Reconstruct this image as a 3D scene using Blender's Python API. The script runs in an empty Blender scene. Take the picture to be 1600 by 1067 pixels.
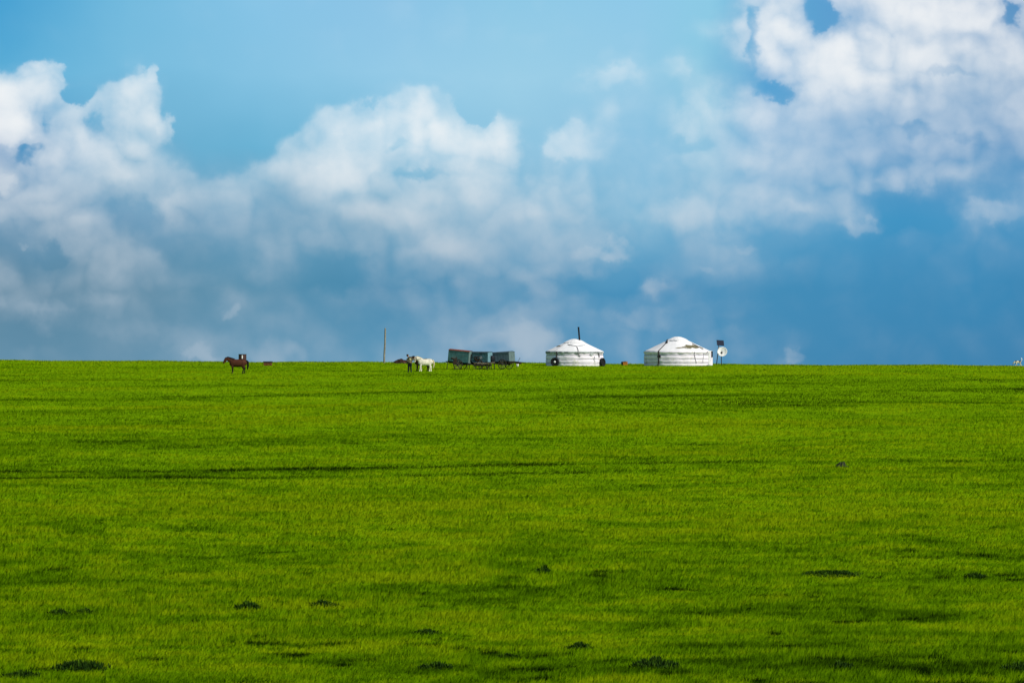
import bpy, bmesh, math, random
import numpy as np
from mathutils import Vector, Matrix, Euler, noise as mnoise
random.seed(7); rng = np.random.default_rng(11)
C = bpy.context.scene.collection
PITCH = 0.00672
PIX = 1.5e-4                      # tangent of one photo pixel of the 150 mm lens
# ---------------------------------------------------------------- terrain
def smooth01(t):
    t = np.clip(t, 0, 1); return t*t*(3-2*t)
def ground_z(x, y):
    x = np.asarray(x, float); y = np.asarray(y, float)
    z = -6.5 + 0.0165*np.minimum(y, 1200) - 0.0054*np.clip(x, -90, 90)*smooth01(y/430)
    z = z - 2.0e-4*np.maximum(y-418, 0)**2*(y < 560) - (y >= 560)*(2.0e-4*142**2 + 0.034*(np.minimum(y, 1200)-560))
    a = 1 - 0.75*smooth01((y-300)/120)
    z = z + a*(0.10*np.sin(x*0.11+y*0.043+1.3)*np.sin(y*0.071+0.6) + 0.06*np.sin(x*0.23-y*0.19+2.0))
    z = z + 0.035*np.sin(x*0.31+0.7)*smooth01((y-380)/40) + 0.02*np.sin(x*0.83+1.9)*smooth01((y-380)/40)
    return z
def at(px, y, dz=0.0):            # a spot on the ground: column as seen through the lens, distance in metres
    x = (px-800)*PIX*y
    return Vector((x, y, float(ground_z(x, y))+dz))
# ---------------------------------------------------------------- value noise (numpy)
_T = rng.random((8, 256, 256))
def vn(x, y, s, k=0):
    x = np.asarray(x)/s + 37.3*k; y = np.asarray(y)/s + 11.9*k
    xi = np.floor(x).astype(int); yi = np.floor(y).astype(int)
    fx = x-xi; fy = y-yi; fx = fx*fx*(3-2*fx); fy = fy*fy*(3-2*fy)
    T = _T[k % 8]; g = lambda a, b: T[a & 255, b & 255]
    return (g(xi, yi)*(1-fx)+g(xi+1, yi)*fx)*(1-fy) + (g(xi, yi+1)*(1-fx)+g(xi+1, yi+1)*fx)*fy
# ---------------------------------------------------------------- materials
def new_mat(name):
    m = bpy.data.materials.new(name); m.use_nodes = True
    nt = m.node_tree; return m, nt, nt.nodes['Principled BSDF']
def mat(name, col, rough=0.7, metal=0.0, var=0.25, scale=6.0, col2=None, thr=None, bump=0.0, spec=0.06):
    """plain paint/cloth/wood colour broken up by noise; col2+thr adds worn patches of a second colour"""
    m, nt, p = new_mat(name); N = nt.nodes; L = nt.links
    tc = N.new('ShaderNodeTexCoord')
    n = N.new('ShaderNodeTexNoise'); n.inputs['Scale'].default_value = scale; n.inputs['Detail'].default_value = 6
    L.new(tc.outputs['Object'], n.inputs['Vector'])
    r = N.new('ShaderNodeValToRGB')
    a = [c*(1-var) for c in col]; b = [min(1, c*(1+var)) for c in col]
    r.color_ramp.elements[0].position = 0.3; r.color_ramp.elements[0].color = (*a, 1)
    r.color_ramp.elements[1].position = 0.7; r.color_ramp.elements[1].color = (*b, 1)
    L.new(n.outputs['Fac'], r.inputs['Fac']); out = r.outputs['Color']
    if col2:
        n2 = N.new('ShaderNodeTexNoise'); n2.inputs['Scale'].default_value = scale*0.55; n2.inputs['Detail'].default_value = 8
        n2.inputs['Roughness'].default_value = 0.65
        L.new(tc.outputs['Object'], n2.inputs['Vector'])
        mr = N.new('ShaderNodeMapRange'); mr.inputs[1].default_value = thr-0.03; mr.inputs[2].default_value = thr+0.03
        L.new(n2.outputs['Fac'], mr.inputs[0])
        mx = N.new('ShaderNodeMix'); mx.data_type = 'RGBA'; mx.inputs['B'].default_value = (*col2, 1)
        L.new(mr.outputs[0], mx.inputs['Factor']); L.new(out, mx.inputs['A']); out = mx.outputs['Result']
    L.new(out, p.inputs['Base Color'])
    p.inputs['Roughness'].default_value = rough; p.inputs['Metallic'].default_value = metal
    p.inputs['Specular IOR Level'].default_value = spec
    if bump:
        bn = N.new('ShaderNodeBump'); bn.inputs['Strength'].default_value = 0.6; bn.inputs['Distance'].default_value = bump
        L.new(n.outputs['Fac'], bn.inputs['Height']); L.new(bn.outputs[0], p.inputs['Normal'])
    return m
# ---------------------------------------------------------------- mesh building
class MB:
    def __init__(s): s.v = []; s.f = []
    def add(s, vs, fs):
        o = len(s.v); s.v += [Vector(v) for v in vs]; s.f += [[i+o for i in f] for f in fs]
    def box(s, c, d, rot=None, taper=1.0):
        hx, hy, hz = d[0]/2, d[1]/2, d[2]/2
        R = rot.to_matrix() if rot else Matrix.Identity(3); vs = []
        for z in (-hz, hz):
            k = taper if z > 0 else 1
            for x, y in ((-hx, -hy), (hx, -hy), (hx, hy), (-hx, hy)):
                vs.append(Vector(c)+R @ Vector((x*k, y*k, z)))
        s.add(vs, [[3, 2, 1, 0], [4, 5, 6, 7], [0, 1, 5, 4], [1, 2, 6, 5], [2, 3, 7, 6], [3, 0, 4, 7]]); return s
    def bar(s, a, b, w, h=None):      # square bar from a to b
        a = Vector(a); b = Vector(b); q = (b-a).to_track_quat('Z', 'Y')
        s.box((a+b)/2, (w, h or w, (b-a).length), q); return s
    def loft(s, path, side=(0, 1, 0), seg=14):
        """closed tube through rings (x,y,z,ra,rb): ra along side, rb across it"""
        P = [Vector(p[:3]) for p in path]; side = Vector(side); vs = []; n = len(P)
        for i, p in enumerate(P):
            t = (P[min(i+1, n-1)]-P[max(i-1, 0)]).normalized()
            u = (side - t*side.dot(t))
            if u.length < 1e-3: u = Vector((1, 0, 0)) - t*t.x
            u.normalize(); w = t.cross(u).normalized()
            ra = path[i][3]; rb = path[i][4] if len(path[i]) > 4 else ra
            for k in range(seg):
                a = 2*math.pi*k/seg
                vs.append(p + u*(ra*math.cos(a)) + w*(rb*math.sin(a)))
        fs = [[i*seg+k, i*seg+(k+1) % seg, (i+1)*seg+(k+1) % seg, (i+1)*seg+k] for i in range(n-1) for k in range(seg)]
        fs += [list(range(seg))[::-1], [(n-1)*seg+k for k in range(seg)]]
        s.add(vs, fs); return s
    def tube(s, pts, r, seg=6):
        rr = r if isinstance(r, (list, tuple)) else [r]*len(pts)
        return s.loft([(*p, q) for p, q in zip(pts, rr)], side=(0.31, 0.2, 0.93), seg=seg)
    def ring(s, c, R, r, axis='Y', seg=28, ts=8, sy=1.0):      # torus
        vs = []; 
        for i in range(seg):
            a = 2*math.pi*i/seg
            for k in range(ts):
                b = 2*math.pi*k/ts; q = R+r*math.cos(b); h = r*math.sin(b)*sy
                v = (q*math.cos(a), h, q*math.sin(a)) if axis == 'Y' else (q*math.cos(a), q*math.sin(a), h)
                vs.append(Vector(c)+Vector(v))
        s.add(vs, [[i*ts+k, ((i+1) % seg)*ts+k, ((i+1) % seg)*ts+(k+1) % ts, i*ts+(k+1) % ts] for i in range(seg) for k in range(ts)]); return s
    def lathe(s, prof, seg=48, a0=0, a1=360, fn=None):
        vs = []; full = (a1-a0) == 360; n = seg if full else seg+1
        for (r, z) in prof:
            for k in range(n):
                a = math.radians(a0+(a1-a0)*k/seg)
                rr = r + (fn(a, z) if fn else 0)
                vs.append((rr*math.sin(a), -rr*math.cos(a), z))      # angle 0 faces the camera side, + to the right
        fs = []
        for i in range(len(prof)-1):
            for k in range(seg):
                k2 = (k+1) % n
                fs.append([i*n+k, i*n+k2, (i+1)*n+k2, (i+1)*n+k])
        s.add(vs, fs); return s
    def build(s, name, m, parent=None, smooth=False, bevel=0.0, remesh=0.0, sm=4, solid=0.0):
        me = bpy.data.meshes.new(name); me.from_pydata([tuple(v) for v in s.v], [], s.f); me.update()
        bm = bmesh.new(); bm.from_mesh(me); bmesh.ops.recalc_face_normals(bm, faces=bm.faces); bm.to_mesh(me); bm.free()
        o = bpy.data.objects.new(name, me); C.objects.link(o); me.materials.append(m)
        mods = False
        if solid: d = o.modifiers.new('s', 'SOLIDIFY'); d.thickness = solid; d.offset = 0; mods = True
        if bevel: d = o.modifiers.new('b', 'BEVEL'); d.width = bevel; d.segments = 2; mods = True
        if remesh:
            d = o.modifiers.new('r', 'REMESH'); d.mode = 'VOXEL'; d.voxel_size = remesh
            d = o.modifiers.new('m', 'SMOOTH'); d.factor = 0.5; d.iterations = sm; mods = True; smooth = True
        if mods:
            dg = bpy.context.evaluated_depsgraph_get(); ev = o.evaluated_get(dg)
            nm = bpy.data.meshes.new_from_object(ev); o.modifiers.clear(); o.data = nm; nm.name = name
            if not nm.materials: nm.materials.append(m)
        if smooth: o.data.polygons.foreach_set('use_smooth', [True]*len(o.data.polygons))
        if parent: o.parent = parent
        return o
def thing(name, label, cat, loc=(0, 0, 0), rz=0.0, group=None, scale=1.0, tilt=0.0):
    o = bpy.data.objects.new(name, None); C.objects.link(o)
    o.location = loc; o.rotation_euler = (0, math.radians(tilt), math.radians(rz)); o.scale = (scale,)*3
    o['label'] = label; o['category'] = cat
    if group: o['group'] = group
    return o
def tag(o, label, cat, group=None):
    o['label'] = label; o['category'] = cat
    if group: o['group'] = group
    return o
# ================================================================ SETTING
def build_ground():
    ys = np.concatenate([np.linspace(5, 60, 12), np.arange(62, 480, 2.0), np.linspace(484, 620, 40), np.geomspace(640, 20000, 40)])
    us = np.linspace(-1, 1, 161); us = np.sign(us)*np.abs(us)**1.6
    V = []; 
    for y in ys:
        w = 40+0.42*y if y < 640 else 40+1.2*y
        x = us*w
        z = ground_z(x, np.full_like(x, y))
        V.append(np.stack([x, np.full_like(x, y), z], 1))
    V = np.concatenate(V); n = len(us); F = []
    for i in range(len(ys)-1):
        a = np.arange(n-1)+i*n
        F.append(np.stack([a, a+1, a+1+n, a+n], 1))
    F = np.concatenate(F)
    me = bpy.data.meshes.new('ground'); me.from_pydata(V.tolist(), [], F.tolist()); me.update()
    me.polygons.foreach_set('use_smooth', [True]*len(me.polygons))
    o = bpy.data.objects.new('ground', me); C.objects.link(o); o['kind'] = 'structure'
    m = mat('turf', (0.15, 0.29, 0.002), 0.9, var=0.3, scale=0.9, col2=(0.08, 0.18, 0.002), thr=0.6, spec=0.0)
    me.materials.append(m)
build_ground()
def seg_dist(x, y, pts):
    d = np.full(x.shape, 1e9)
    for (ax, ay), (bx, by) in zip(pts[:-1], pts[1:]):
        t = np.clip(((x-ax)*(bx-ax)+(y-ay)*(by-ay))/((bx-ax)**2+(by-ay)**2), 0, 1)
        d = np.minimum(d, np.hypot(x-ax-t*(bx-ax), y-ay-t*(by-ay)))
    return d
RUT1 = [(-32, 160.5), (-19.5, 161), (-12, 162), (-5, 163.5), (7.6, 170), (20.8, 176), (32, 181)]
RUT2 = [(-32, 152.5), (-18.4, 153.4), (-9, 154.5), (-4.8, 157.5), (6, 163.5), (12, 167)]
TR1 = [(36.2, 400), (37.0, 385), (37.8, 371), (38.3, 350), (38.0, 325), (37.2, 310), (36.5, 300)]
TR2 = [(x+1.7, y+1) for x, y in TR1]
def tone_at(x, y):
    """how dark (0) or yellow-bright (1) the sward is at a spot, painted shade included"""
    nf = 1-0.75*smooth01((y-110)/160)
    wx = x+3*vn(x, y, 6, 2); wy = y+3*vn(x, y, 6, 5)+1.2*vn(x, y, 1.5, 4)
    f = 0.17*(vn(x, y, 0.3, 1)*nf+0.5*(1-nf))+0.20*vn(wx, wy, 0.8, 2)+0.20*vn(wx, wy, 2.0, 3)+0.13*vn(wx, wy, 5, 4)+0.10*vn(wx, wy, 13, 5)+0.11*(vn(x, y, 0.16, 0)*nf+0.5*(1-nf))+0.14*vn(wx, wy, 35, 6)
    f = (f-0.525)*2.35+0.64
    f = f + 0.12*smooth01((y-85)/130) + 0.0 + 0.10*smooth01((y-330)/60) + 0.07*np.exp(-((y-140)/22)**2)  # brighter with distance: lens vignetting put into the grass colour
    f = f + smooth01((y-140)/110)*(0.55*(vn(wx, wy, 6.5, 3)-0.5)+0.55*(vn(wx, wy, 16, 1)-0.5))
    # dark bands across the slope: cloud shadow painted into the grass tone
    def shade_band(y0, w, a, x0=-1e3, x1=1e3, soft=8):
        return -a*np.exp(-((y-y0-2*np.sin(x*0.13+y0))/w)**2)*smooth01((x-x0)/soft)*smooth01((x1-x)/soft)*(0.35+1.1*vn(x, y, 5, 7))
    f = f + shade_band(270, 15, .44, -3, 80) + shade_band(290, 8, .14) + shade_band(318, 10, .36, -60, -14) + shade_band(252, 5, .12, -40, 0)
    f = f + shade_band(352, 8, .16) + shade_band(112, 2.5, .2, 4, 18, 3) + shade_band(97, 1.6, .22, -30, -4, 4) + shade_band(74.5, 1.4, .10)
    f = f + 0.10*np.exp(-((y-215)/30)**2)
    br = np.clip(0.15+0.75*vn(x, y, 1.0, 0)+0.75*vn(x, y, 4.0, 6), 0.15, 1.3)
    f = f - 0.22*np.exp(-((y-157.5-0.35*np.clip(x+12, 0, 30))/3.2)**2)*smooth01((-2-x)/16)*(0.4+vn(x, y, 2.5, 1))
    f = f - 0.38*smooth01((vn(x, y, 1.3, 2)*0.5+vn(x, y, 4.5, 7)*0.5-0.72)/0.08)*smooth01((y-140)/40)*smooth01((400-y)/40)
    f = f - 0.95*np.exp(-(seg_dist(x, y, RUT1)/1.15)**2)*br*(0.5+0.5*smooth01((14-x)/14)+0.5*smooth01((x-16)/4)) - 0.95*np.exp(-(seg_dist(x, y, RUT2)/0.9)**2)*br*smooth01((12-x)/16)
    f = f - 0.75*np.exp(-(seg_dist(x, y, TR1)/0.5)**2) - 0.65*np.exp(-(seg_dist(x, y, TR2)/0.5)**2)
    # small dark weedy spots, denser near the bottom of the field
    s = vn(x, y, 0.5, 3)*0.6+vn(x, y, 1.7, 6)*0.4
    f = f - 0.9*smooth01((s-0.76+0.08*smooth01((88-y)/13)*0.8)/0.12)*(0.4+0.6*smooth01((140-y)/60))
    return f
def build_grass():
    X, Y = [], []
    rows = np.geomspace(62, 492, 260)
    for a, b in zip(rows[:-1], rows[1:]):
        yc = (a+b)/2; dens = 4.4*6.5/(yc**3*(2.344e-4)**2)
        hw = 0.122*yc+5.0
        n = int(dens*(b-a)*2*hw)
        X.append(rng.uniform(-hw, hw, n)); Y.append(rng.uniform(a, b, n))
    X = np.concatenate(X); Y = np.concatenate(Y)
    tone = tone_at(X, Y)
    n = len(X); print('blades', n)
    h = (0.045+0.08*rng.random(n)**1.5)*(0.75+0.6*vn(X, Y, 2.3, 5))
    tall = rng.random(n) < 0.015; h = np.where(tall, h*1.8, h)
    w = 0.006+Y*1.05e-4*(0.6+0.8*rng.random(n))
    th = rng.uniform(0, math.pi, n)*0.8+0.1*math.pi - math.pi/2
    th = rng.uniform(-0.9, 0.9, n)
    lx = rng.normal(0.02, 0.045, n)+0.02; ly = rng.normal(0, 0.04, n)
    Z = ground_z(X, Y)-0.01
    dx = np.cos(th)*w/2; dy = np.sin(th)*w/2
    V = np.empty((n, 3, 3), np.float32)
    V[:, 0] = np.stack([X-dx, Y-dy, Z], 1); V[:, 1] = np.stack([X+dx, Y+dy, Z], 1)
    V[:, 2] = np.stack([X+lx, Y+ly, Z+h], 1)
    me = bpy.data.meshes.new('grass')
    me.vertices.add(3*n); me.vertices.foreach_set('co', V.ravel())
    me.loops.add(3*n); me.loops.foreach_set('vertex_index', np.arange(3*n, dtype=np.int32))
    me.polygons.add(n); me.polygons.foreach_set('loop_start', np.arange(0, 3*n, 3, dtype=np.int32))
    me.update(calc_edges=True)
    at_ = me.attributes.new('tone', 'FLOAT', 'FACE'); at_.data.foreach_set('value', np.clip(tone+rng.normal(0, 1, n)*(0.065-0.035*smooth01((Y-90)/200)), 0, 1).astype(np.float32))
    o = bpy.data.objects.new('grass', me); C.objects.link(o); o['kind'] = 'stuff'
    o['label'] = 'lush bright green meadow grass covering the whole slope'; o['category'] = 'grass'
    m, nt, p = new_mat('grass_blades'); N = nt.nodes; L = nt.links; N.remove(p)
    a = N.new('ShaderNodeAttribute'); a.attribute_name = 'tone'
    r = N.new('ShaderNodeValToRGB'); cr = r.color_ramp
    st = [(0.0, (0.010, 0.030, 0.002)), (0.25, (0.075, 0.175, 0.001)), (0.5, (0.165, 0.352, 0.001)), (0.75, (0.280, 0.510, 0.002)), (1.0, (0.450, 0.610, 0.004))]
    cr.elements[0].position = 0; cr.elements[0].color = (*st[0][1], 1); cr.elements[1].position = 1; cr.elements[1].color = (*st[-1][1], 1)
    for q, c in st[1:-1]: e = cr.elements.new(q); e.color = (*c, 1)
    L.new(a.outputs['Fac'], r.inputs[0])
    g = N.new('ShaderNodeNewGeometry'); mixn = N.new('ShaderNodeMix'); mixn.data_type = 'VECTOR'
    mixn.inputs['Factor'].default_value = 0.92; L.new(g.outputs['Normal'], mixn.inputs['A']); mixn.inputs['B'].default_value = (0, 0, 1)
    nrm = N.new('ShaderNodeVectorMath'); nrm.operation = 'NORMALIZE'; L.new(mixn.outputs['Result'], nrm.inputs[0])
    d = N.new('ShaderNodeBsdfDiffuse'); t = N.new('ShaderNodeBsdfTranslucent'); mx = N.new('ShaderNodeMixShader'); mx.inputs[0].default_value = 0.4
    L.new(r.outputs[0], d.inputs[0]); L.new(r.outputs[0], t.inputs[0]); L.new(nrm.outputs[0], d.inputs['Normal'])
    L.new(d.outputs[0], mx.inputs[1]); L.new(t.outputs[0], mx.inputs[2]); L.new(mx.outputs[0], N['Material Output'].inputs[0])
    me.materials.append(m)
build_grass()
#OBJ_BEGIN
# ================================================================ OBJECTS
def yrow(px, row):                # distance of the ground seen at a photo row
    a = PITCH-(row-533.5)*PIX
    for y in np.arange(60, 470, 0.25):
        x = (px-800)*PIX*y
        if float(ground_z(x, y))/y >= a: return float(y)
    return 452.0
M = {}
M['canvas'] = mat('white_canvas', (0.82, 0.745, 0.84), 0.85, var=0.06, scale=2.2, col2=(0.66, 0.62, 0.58), thr=0.60, bump=0.03)
M['roofcanvas'] = mat('roof_canvas', (0.80, 0.80, 0.80), 0.85, var=0.07, scale=1.6, bump=0.04)
M['valance'] = mat('grey_felt', (0.42, 0.44, 0.46), 0.9, var=0.25, scale=3, col2=(0.22, 0.23, 0.25), thr=0.55)
M['rope'] = mat('dark_rope', (0.10, 0.10, 0.11), 0.9)
M['strap'] = mat('black_strap', (0.035, 0.032, 0.03), 0.9)
M['greyrope'] = mat('grey_rope', (0.30, 0.31, 0.33), 0.9)
M['tyre'] = mat('tyre_rubber', (0.018, 0.018, 0.02), 0.85)
M['pipe'] = mat('sooty_pipe', (0.02, 0.022, 0.028), 0.6, metal=0.3)
M['wood'] = mat('weathered_wood', (0.13, 0.11, 0.085), 0.85, var=0.35, scale=9)
M['greywood'] = mat('grey_post_wood', (0.22, 0.21, 0.18), 0.85, var=0.35, scale=7)
M['darkwood'] = mat('dark_timber', (0.035, 0.028, 0.022), 0.85, var=0.4, scale=8)
M['palewood'] = mat('pale_planks', (0.26, 0.22, 0.15), 0.85, var=0.3, scale=8)
M['teal'] = mat('teal_paint', (0.045, 0.115, 0.118), 0.6, var=0.3, scale=3, col2=(0.10, 0.13, 0.12), thr=0.60)
M['blueteal'] = mat('blue_teal_paint', (0.055, 0.125, 0.15), 0.6, var=0.35, scale=4, col2=(0.03, 0.05, 0.055), thr=0.58)
M['greyblue'] = mat('grey_blue_paint', (0.085, 0.125, 0.155), 0.6, var=0.2, scale=3)
M['paleteal'] = mat('pale_teal_paint', (0.13, 0.20, 0.19), 0.6, var=0.2, scale=4)
M['lightblue'] = mat('light_blue_paint', (0.14, 0.27, 0.32), 0.6, var=0.2, scale=4)
M['greengrey'] = mat('green_grey_paint', (0.11, 0.16, 0.165), 0.6, var=0.15, scale=4)
M['rust'] = mat('rust_red_sheet', (0.20, 0.055, 0.035), 0.8, var=0.35, scale=5, col2=(0.10, 0.10, 0.09), thr=0.62)
M['darkroof'] = mat('dark_roof_sheet', (0.06, 0.09, 0.10), 0.7, var=0.3, scale=5)
M['iron'] = mat('dark_iron', (0.03, 0.03, 0.032), 0.6, metal=0.5)
M['black'] = mat('black_interior_shade', (0.008, 0.009, 0.01), 0.9)
M['white'] = mat('white_paint', (0.80, 0.80, 0.80), 0.5, var=0.05)
M['dish'] = mat('dish_enamel', (0.80, 0.79, 0.76), 0.45, var=0.05)
M['panel'] = mat('solar_cells', (0.010, 0.016, 0.035), 0.35, var=0.2, scale=20, spec=0.05)
M['alu'] = mat('aluminium', (0.55, 0.56, 0.58), 0.4, metal=0.7)
M['cloth_drk'] = mat('dark_trousers', (0.009, 0.011, 0.016), 0.9)
M['skin'] = mat('skin', (0.33, 0.19, 0.12), 0.6, var=0.08)
M['hair'] = mat('black_hair', (0.01, 0.009, 0.009), 0.6)
M['jacket'] = mat('camouflage_jacket', (0.13, 0.125, 0.07), 0.9, var=0.35, scale=7, col2=(0.035, 0.035, 0.025), thr=0.52)
M['shirt'] = mat('pale_olive_cloth', (0.42, 0.39, 0.22), 0.9, var=0.2, scale=9)
M['boot'] = mat('dark_boots', (0.02, 0.024, 0.03), 0.7)
M['leather'] = mat('dark_leather', (0.03, 0.02, 0.015), 0.6)
M['heap'] = mat('dark_heap', (0.030, 0.018, 0.016), 0.95, var=0.5, scale=5, col2=(0.12, 0.035, 0.03), thr=0.62, bump=0.05)
M['barrel'] = mat('barrel_steel', (0.062, 0.024, 0.020), 0.45, var=0.3, scale=4, spec=0.3)
M['orange'] = mat('orange_wood', (0.30, 0.12, 0.02), 0.8, var=0.3, scale=6)
M['brownbox'] = mat('brown_boards', (0.13, 0.055, 0.02), 0.85, var=0.3, scale=6)
M['weed'] = mat('dark_herb', (0.040, 0.092, 0.003), 0.9, var=0.6, scale=14, col2=(0.012, 0.034, 0.003), thr=0.47)
M['stone'] = mat('dark_stone', (0.030, 0.040, 0.018), 0.95, var=0.5, scale=9, bump=0.03)
# ---------------------------------------------------------------- gers
def stain_canvas(name, base, spots):
    """canvas with worn olive felt patches: spots = (x, y, z, rx, ry, rz) in the ger's own space"""
    m = mat(name, base, 0.85, var=0.07, scale=1.6, bump=0.04); nt = m.node_tree; N = nt.nodes; L = nt.links
    p = N['Principled BSDF']; old = p.inputs['Base Color'].links[0].from_socket
    tc = N.new('ShaderNodeTexCoord'); n = N.new('ShaderNodeTexNoise'); n.inputs['Scale'].default_value = 1.7; n.inputs['Detail'].default_value = 7
    L.new(tc.outputs['Object'], n.inputs['Vector'])
    for (x, y, z, rx, ry, rz, col) in spots:
        s = N.new('ShaderNodeVectorMath'); s.operation = 'SUBTRACT'; L.new(tc.outputs['Object'], s.inputs[0]); s.inputs[1].default_value = (x, y, z)
        q = N.new('ShaderNodeVectorMath'); q.operation = 'DIVIDE'; L.new(s.outputs[0], q.inputs[0]); q.inputs[1].default_value = (rx, ry, rz)
        l = N.new('ShaderNodeVectorMath'); l.operation = 'LENGTH'; L.new(q.outputs[0], l.inputs[0])
        a = N.new('ShaderNodeMath'); a.operation = 'MULTIPLY_ADD'; L.new(n.outputs[0], a.inputs[0]); a.inputs[1].default_value = 2.2; L.new(l.outputs['Value'], a.inputs[2])
        mr = N.new('ShaderNodeMapRange'); mr.inputs[1].default_value = 2.15; mr.inputs[2].default_value = 1.98; L.new(a.outputs[0], mr.inputs[0])
        mx = N.new('ShaderNodeMix'); mx.data_type = 'RGBA'; L.new(mr.outputs[0], mx.inputs['Factor']); L.new(old, mx.inputs['A']); mx.inputs['B'].default_value = (*col, 1)
        old = mx.outputs['Result']
    L.new(old, p.inputs['Base Color']); return m
def make_ger(name, label, px, py, diam_px, roofmat, bands, hw=1.48, ztop=2.55, ew=0.10):
    y = yrow(px, 571.2); c = at(px, y); print('ger', px, y); c.z = float(ground_z(c.x, y-1.5))-0.06
    R = diam_px*PIX*y/2
    root = thing(name, label, 'ger tent', c)
    def sag(a, z):               # felt bellies out between the belts
        s = 0.0
        zz = [0.0]+bands+[hw]
        for i in range(len(zz)-1):
            if zz[i] <= z <= zz[i+1]: s = 0.045*math.sin(math.pi*(z-zz[i])/(zz[i+1]-zz[i]))
        return s + 0.025*math.sin(a*17+z*3)*math.sin(a*5+1) + 0.012*math.sin(a*41+z*9)
    wb = MB(); prof = [(R-0.02, -0.25)]+[(R-0.03+0.05*math.sin(math.pi*z/hw), z) for z in np.linspace(0, hw, 26)]
    wb.lathe(prof, seg=96, fn=sag); wb.build('wall', M['canvas'], root, smooth=True)
    rc = 0.62; zc = ztop-0.26      # crown ring
    def rr(z):                   # roof radius at height z, slightly hollow slope then a rounded crown
        if z <= hw: return R+0.07
        t = (z-hw)/(zc-hw)
        if t <= 1: return (R+0.06)*(1-t)+rc*1.35*t - 0.04*math.sin(math.pi*t)
        u = min(1, (z-zc)/(ztop-zc)); return rc*1.35*math.sqrt(max(0, 1-u))*(1-0.12*u)
    zs = list(np.linspace(hw-0.02, zc, 16))
    rf = MB(); rf.lathe([(R+0.02, hw-0.06)]+[(rr(max(z, hw)), z+0.001) for z in zs], seg=96,
                        fn=lambda a, z: 0.03*math.sin(a*9+2)*math.sin((z-hw)*3.0)+0.012*math.sin(a*31+z*5))
    rf.build('roof', roofmat, root, smooth=True)
    cr = MB(); cr.lathe([(rr(zc-0.09)+0.045, zc-0.09), (rr(zc-0.03)+0.035, zc-0.03)]+[(max(rr(z), 0.01)+0.02, z+0.02) for z in np.linspace(zc+0.01, ztop, 10)], seg=64,
                        fn=lambda a, z: 0.03*math.sin(a*4+1)+0.015*math.sin(a*13)) 
    cr.build('crown_cover', M['roofcanvas'], root, smooth=True)
    va = MB(); va.lathe([(R+0.055, hw-0.24), (R+0.085, hw-0.12), (R+0.08, hw-0.015)], seg=96, fn=lambda a, z: 0.02*math.sin(a*23)+0.012*math.sin(a*9))
    va.build('valance', M['valance'] if ew > 0.05 else M['canvas'], root, smooth=True, solid=0.02)
    for b in bands:
        k = MB(); pts = []
        for i in range(97):
            a = 2*math.pi*i/96; zz = b+0.025*math.sin(a*3+b*9); q = R+0.035+sag(a, zz)*0.2
            pts.append((q*math.sin(a), -q*math.cos(a), zz))
        k.tube(pts, 0.028, seg=5); k.build('belt_rope', M['greyrope'], root, smooth=True)
    def surf(px_, z, off=0.05):  # a spot on the near face, px_ photo pixels right of the middle
        r = (rr(z) if z > hw-0.03 else R+0.05)+off; xx = px_*PIX*y
        xx = max(-r*0.999, min(r*0.999, xx)); return (xx, -math.sqrt(r*r-xx*xx), z)
    return root, surf, R, rr, y, c
s_px = PIX*yrow(900, 571.2)
G1BAND = [0.32, 0.70, 1.12]
spots1 = [(-1.75, -1.0, 2.02, 0.38, 0.8, 0.10, (0.13, 0.12, 0.07)), (-1.0, -0.4, 2.36, 0.4, 0.9, 0.06, (0.06, 0.06, 0.045))]
g1, sf1, R1, rr1, y1, c1 = make_ger('ger', 'smaller white ger with a black stovepipe on top and two tyres leaning on it', 897.8, 570, 88,
                      stain_canvas('patched_roof_canvas', (0.80, 0.80, 0.80), spots1), G1BAND, hw=1.50, ztop=2.72)
def hang(root, sf, pts, r, m, name='rope'):
    k = MB(); P = []
    for (a, b) in zip(pts[:-1], pts[1:]):
        for i in range(7):
            t = i/7; P.append(sf(a[0]*(1-t)+b[0]*t, a[1]*(1-t)+b[1]*t))
    P.append(sf(*pts[-1])); k.tube(P, r, seg=5); k.build(name, m, root, smooth=True)
def patch(root, sf, cx, z, w, h, m, name):        # a flap of cloth lying on the ger, following it
    k = MB(); n = 6; vs = []
    for j in range(4):
        for i in range(n+1):
            t = -1+2*i/n; q = math.sqrt(max(0, 1-(abs(t)**2.2)*0.8))
            vs.append(sf(cx+w/2*t/s_px, z+h*(j/3-0.5)*q+0.02*math.sin(i*2.1), 0.075))
    k.add(vs, [[j*(n+1)+i, j*(n+1)+i+1, (j+1)*(n+1)+i+1, (j+1)*(n+1)+i] for j in range(3) for i in range(n)])
    k.build(name, m, root, solid=0.02)
hang(g1, sf1, [(-16, 2.28), (-22, 1.95), (-31, 1.52)], 0.035, M['greyrope'], 'roof_rope')
hang(g1, sf1, [(-28.5, 1.47), (-28, 1.2), (-29.5, 0.8), (-31, 0.4)], 0.065, M['strap'], 'hanging_strap')
hang(g1, sf1, [(-11, 2.17), (3, 1.98), (5, 1.6), (4.5, 1.3), (7, 1.05), (8, 0.98)], 0.034, M['rope'], 'roof_rope')
hang(g1, sf1, [(3, 1.98), (16, 2.12)], 0.024, M['greyrope'], 'roof_rope')
hang(g1, sf1, [(37.5, 1.35), (38, 0.9)], 0.05, M['strap'], 'hanging_strap')
hang(g1, sf1, [(31, 1.0), (30, 0.7), (31.5, 0.45)], 0.024, M['greyrope'], 'wall_rope')
patch(g1, sf1, 26, 1.18, 0.30, 0.20, M['valance'], 'torn_flap')
pp = MB(); pp.lathe([(0.0, 0), (0.085, 0), (0.085, 1.45), (0.10, 1.45), (0.10, 1.50), (0.07, 1.50), (0.07, 1.3), (0, 1.3)], seg=18)
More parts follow.
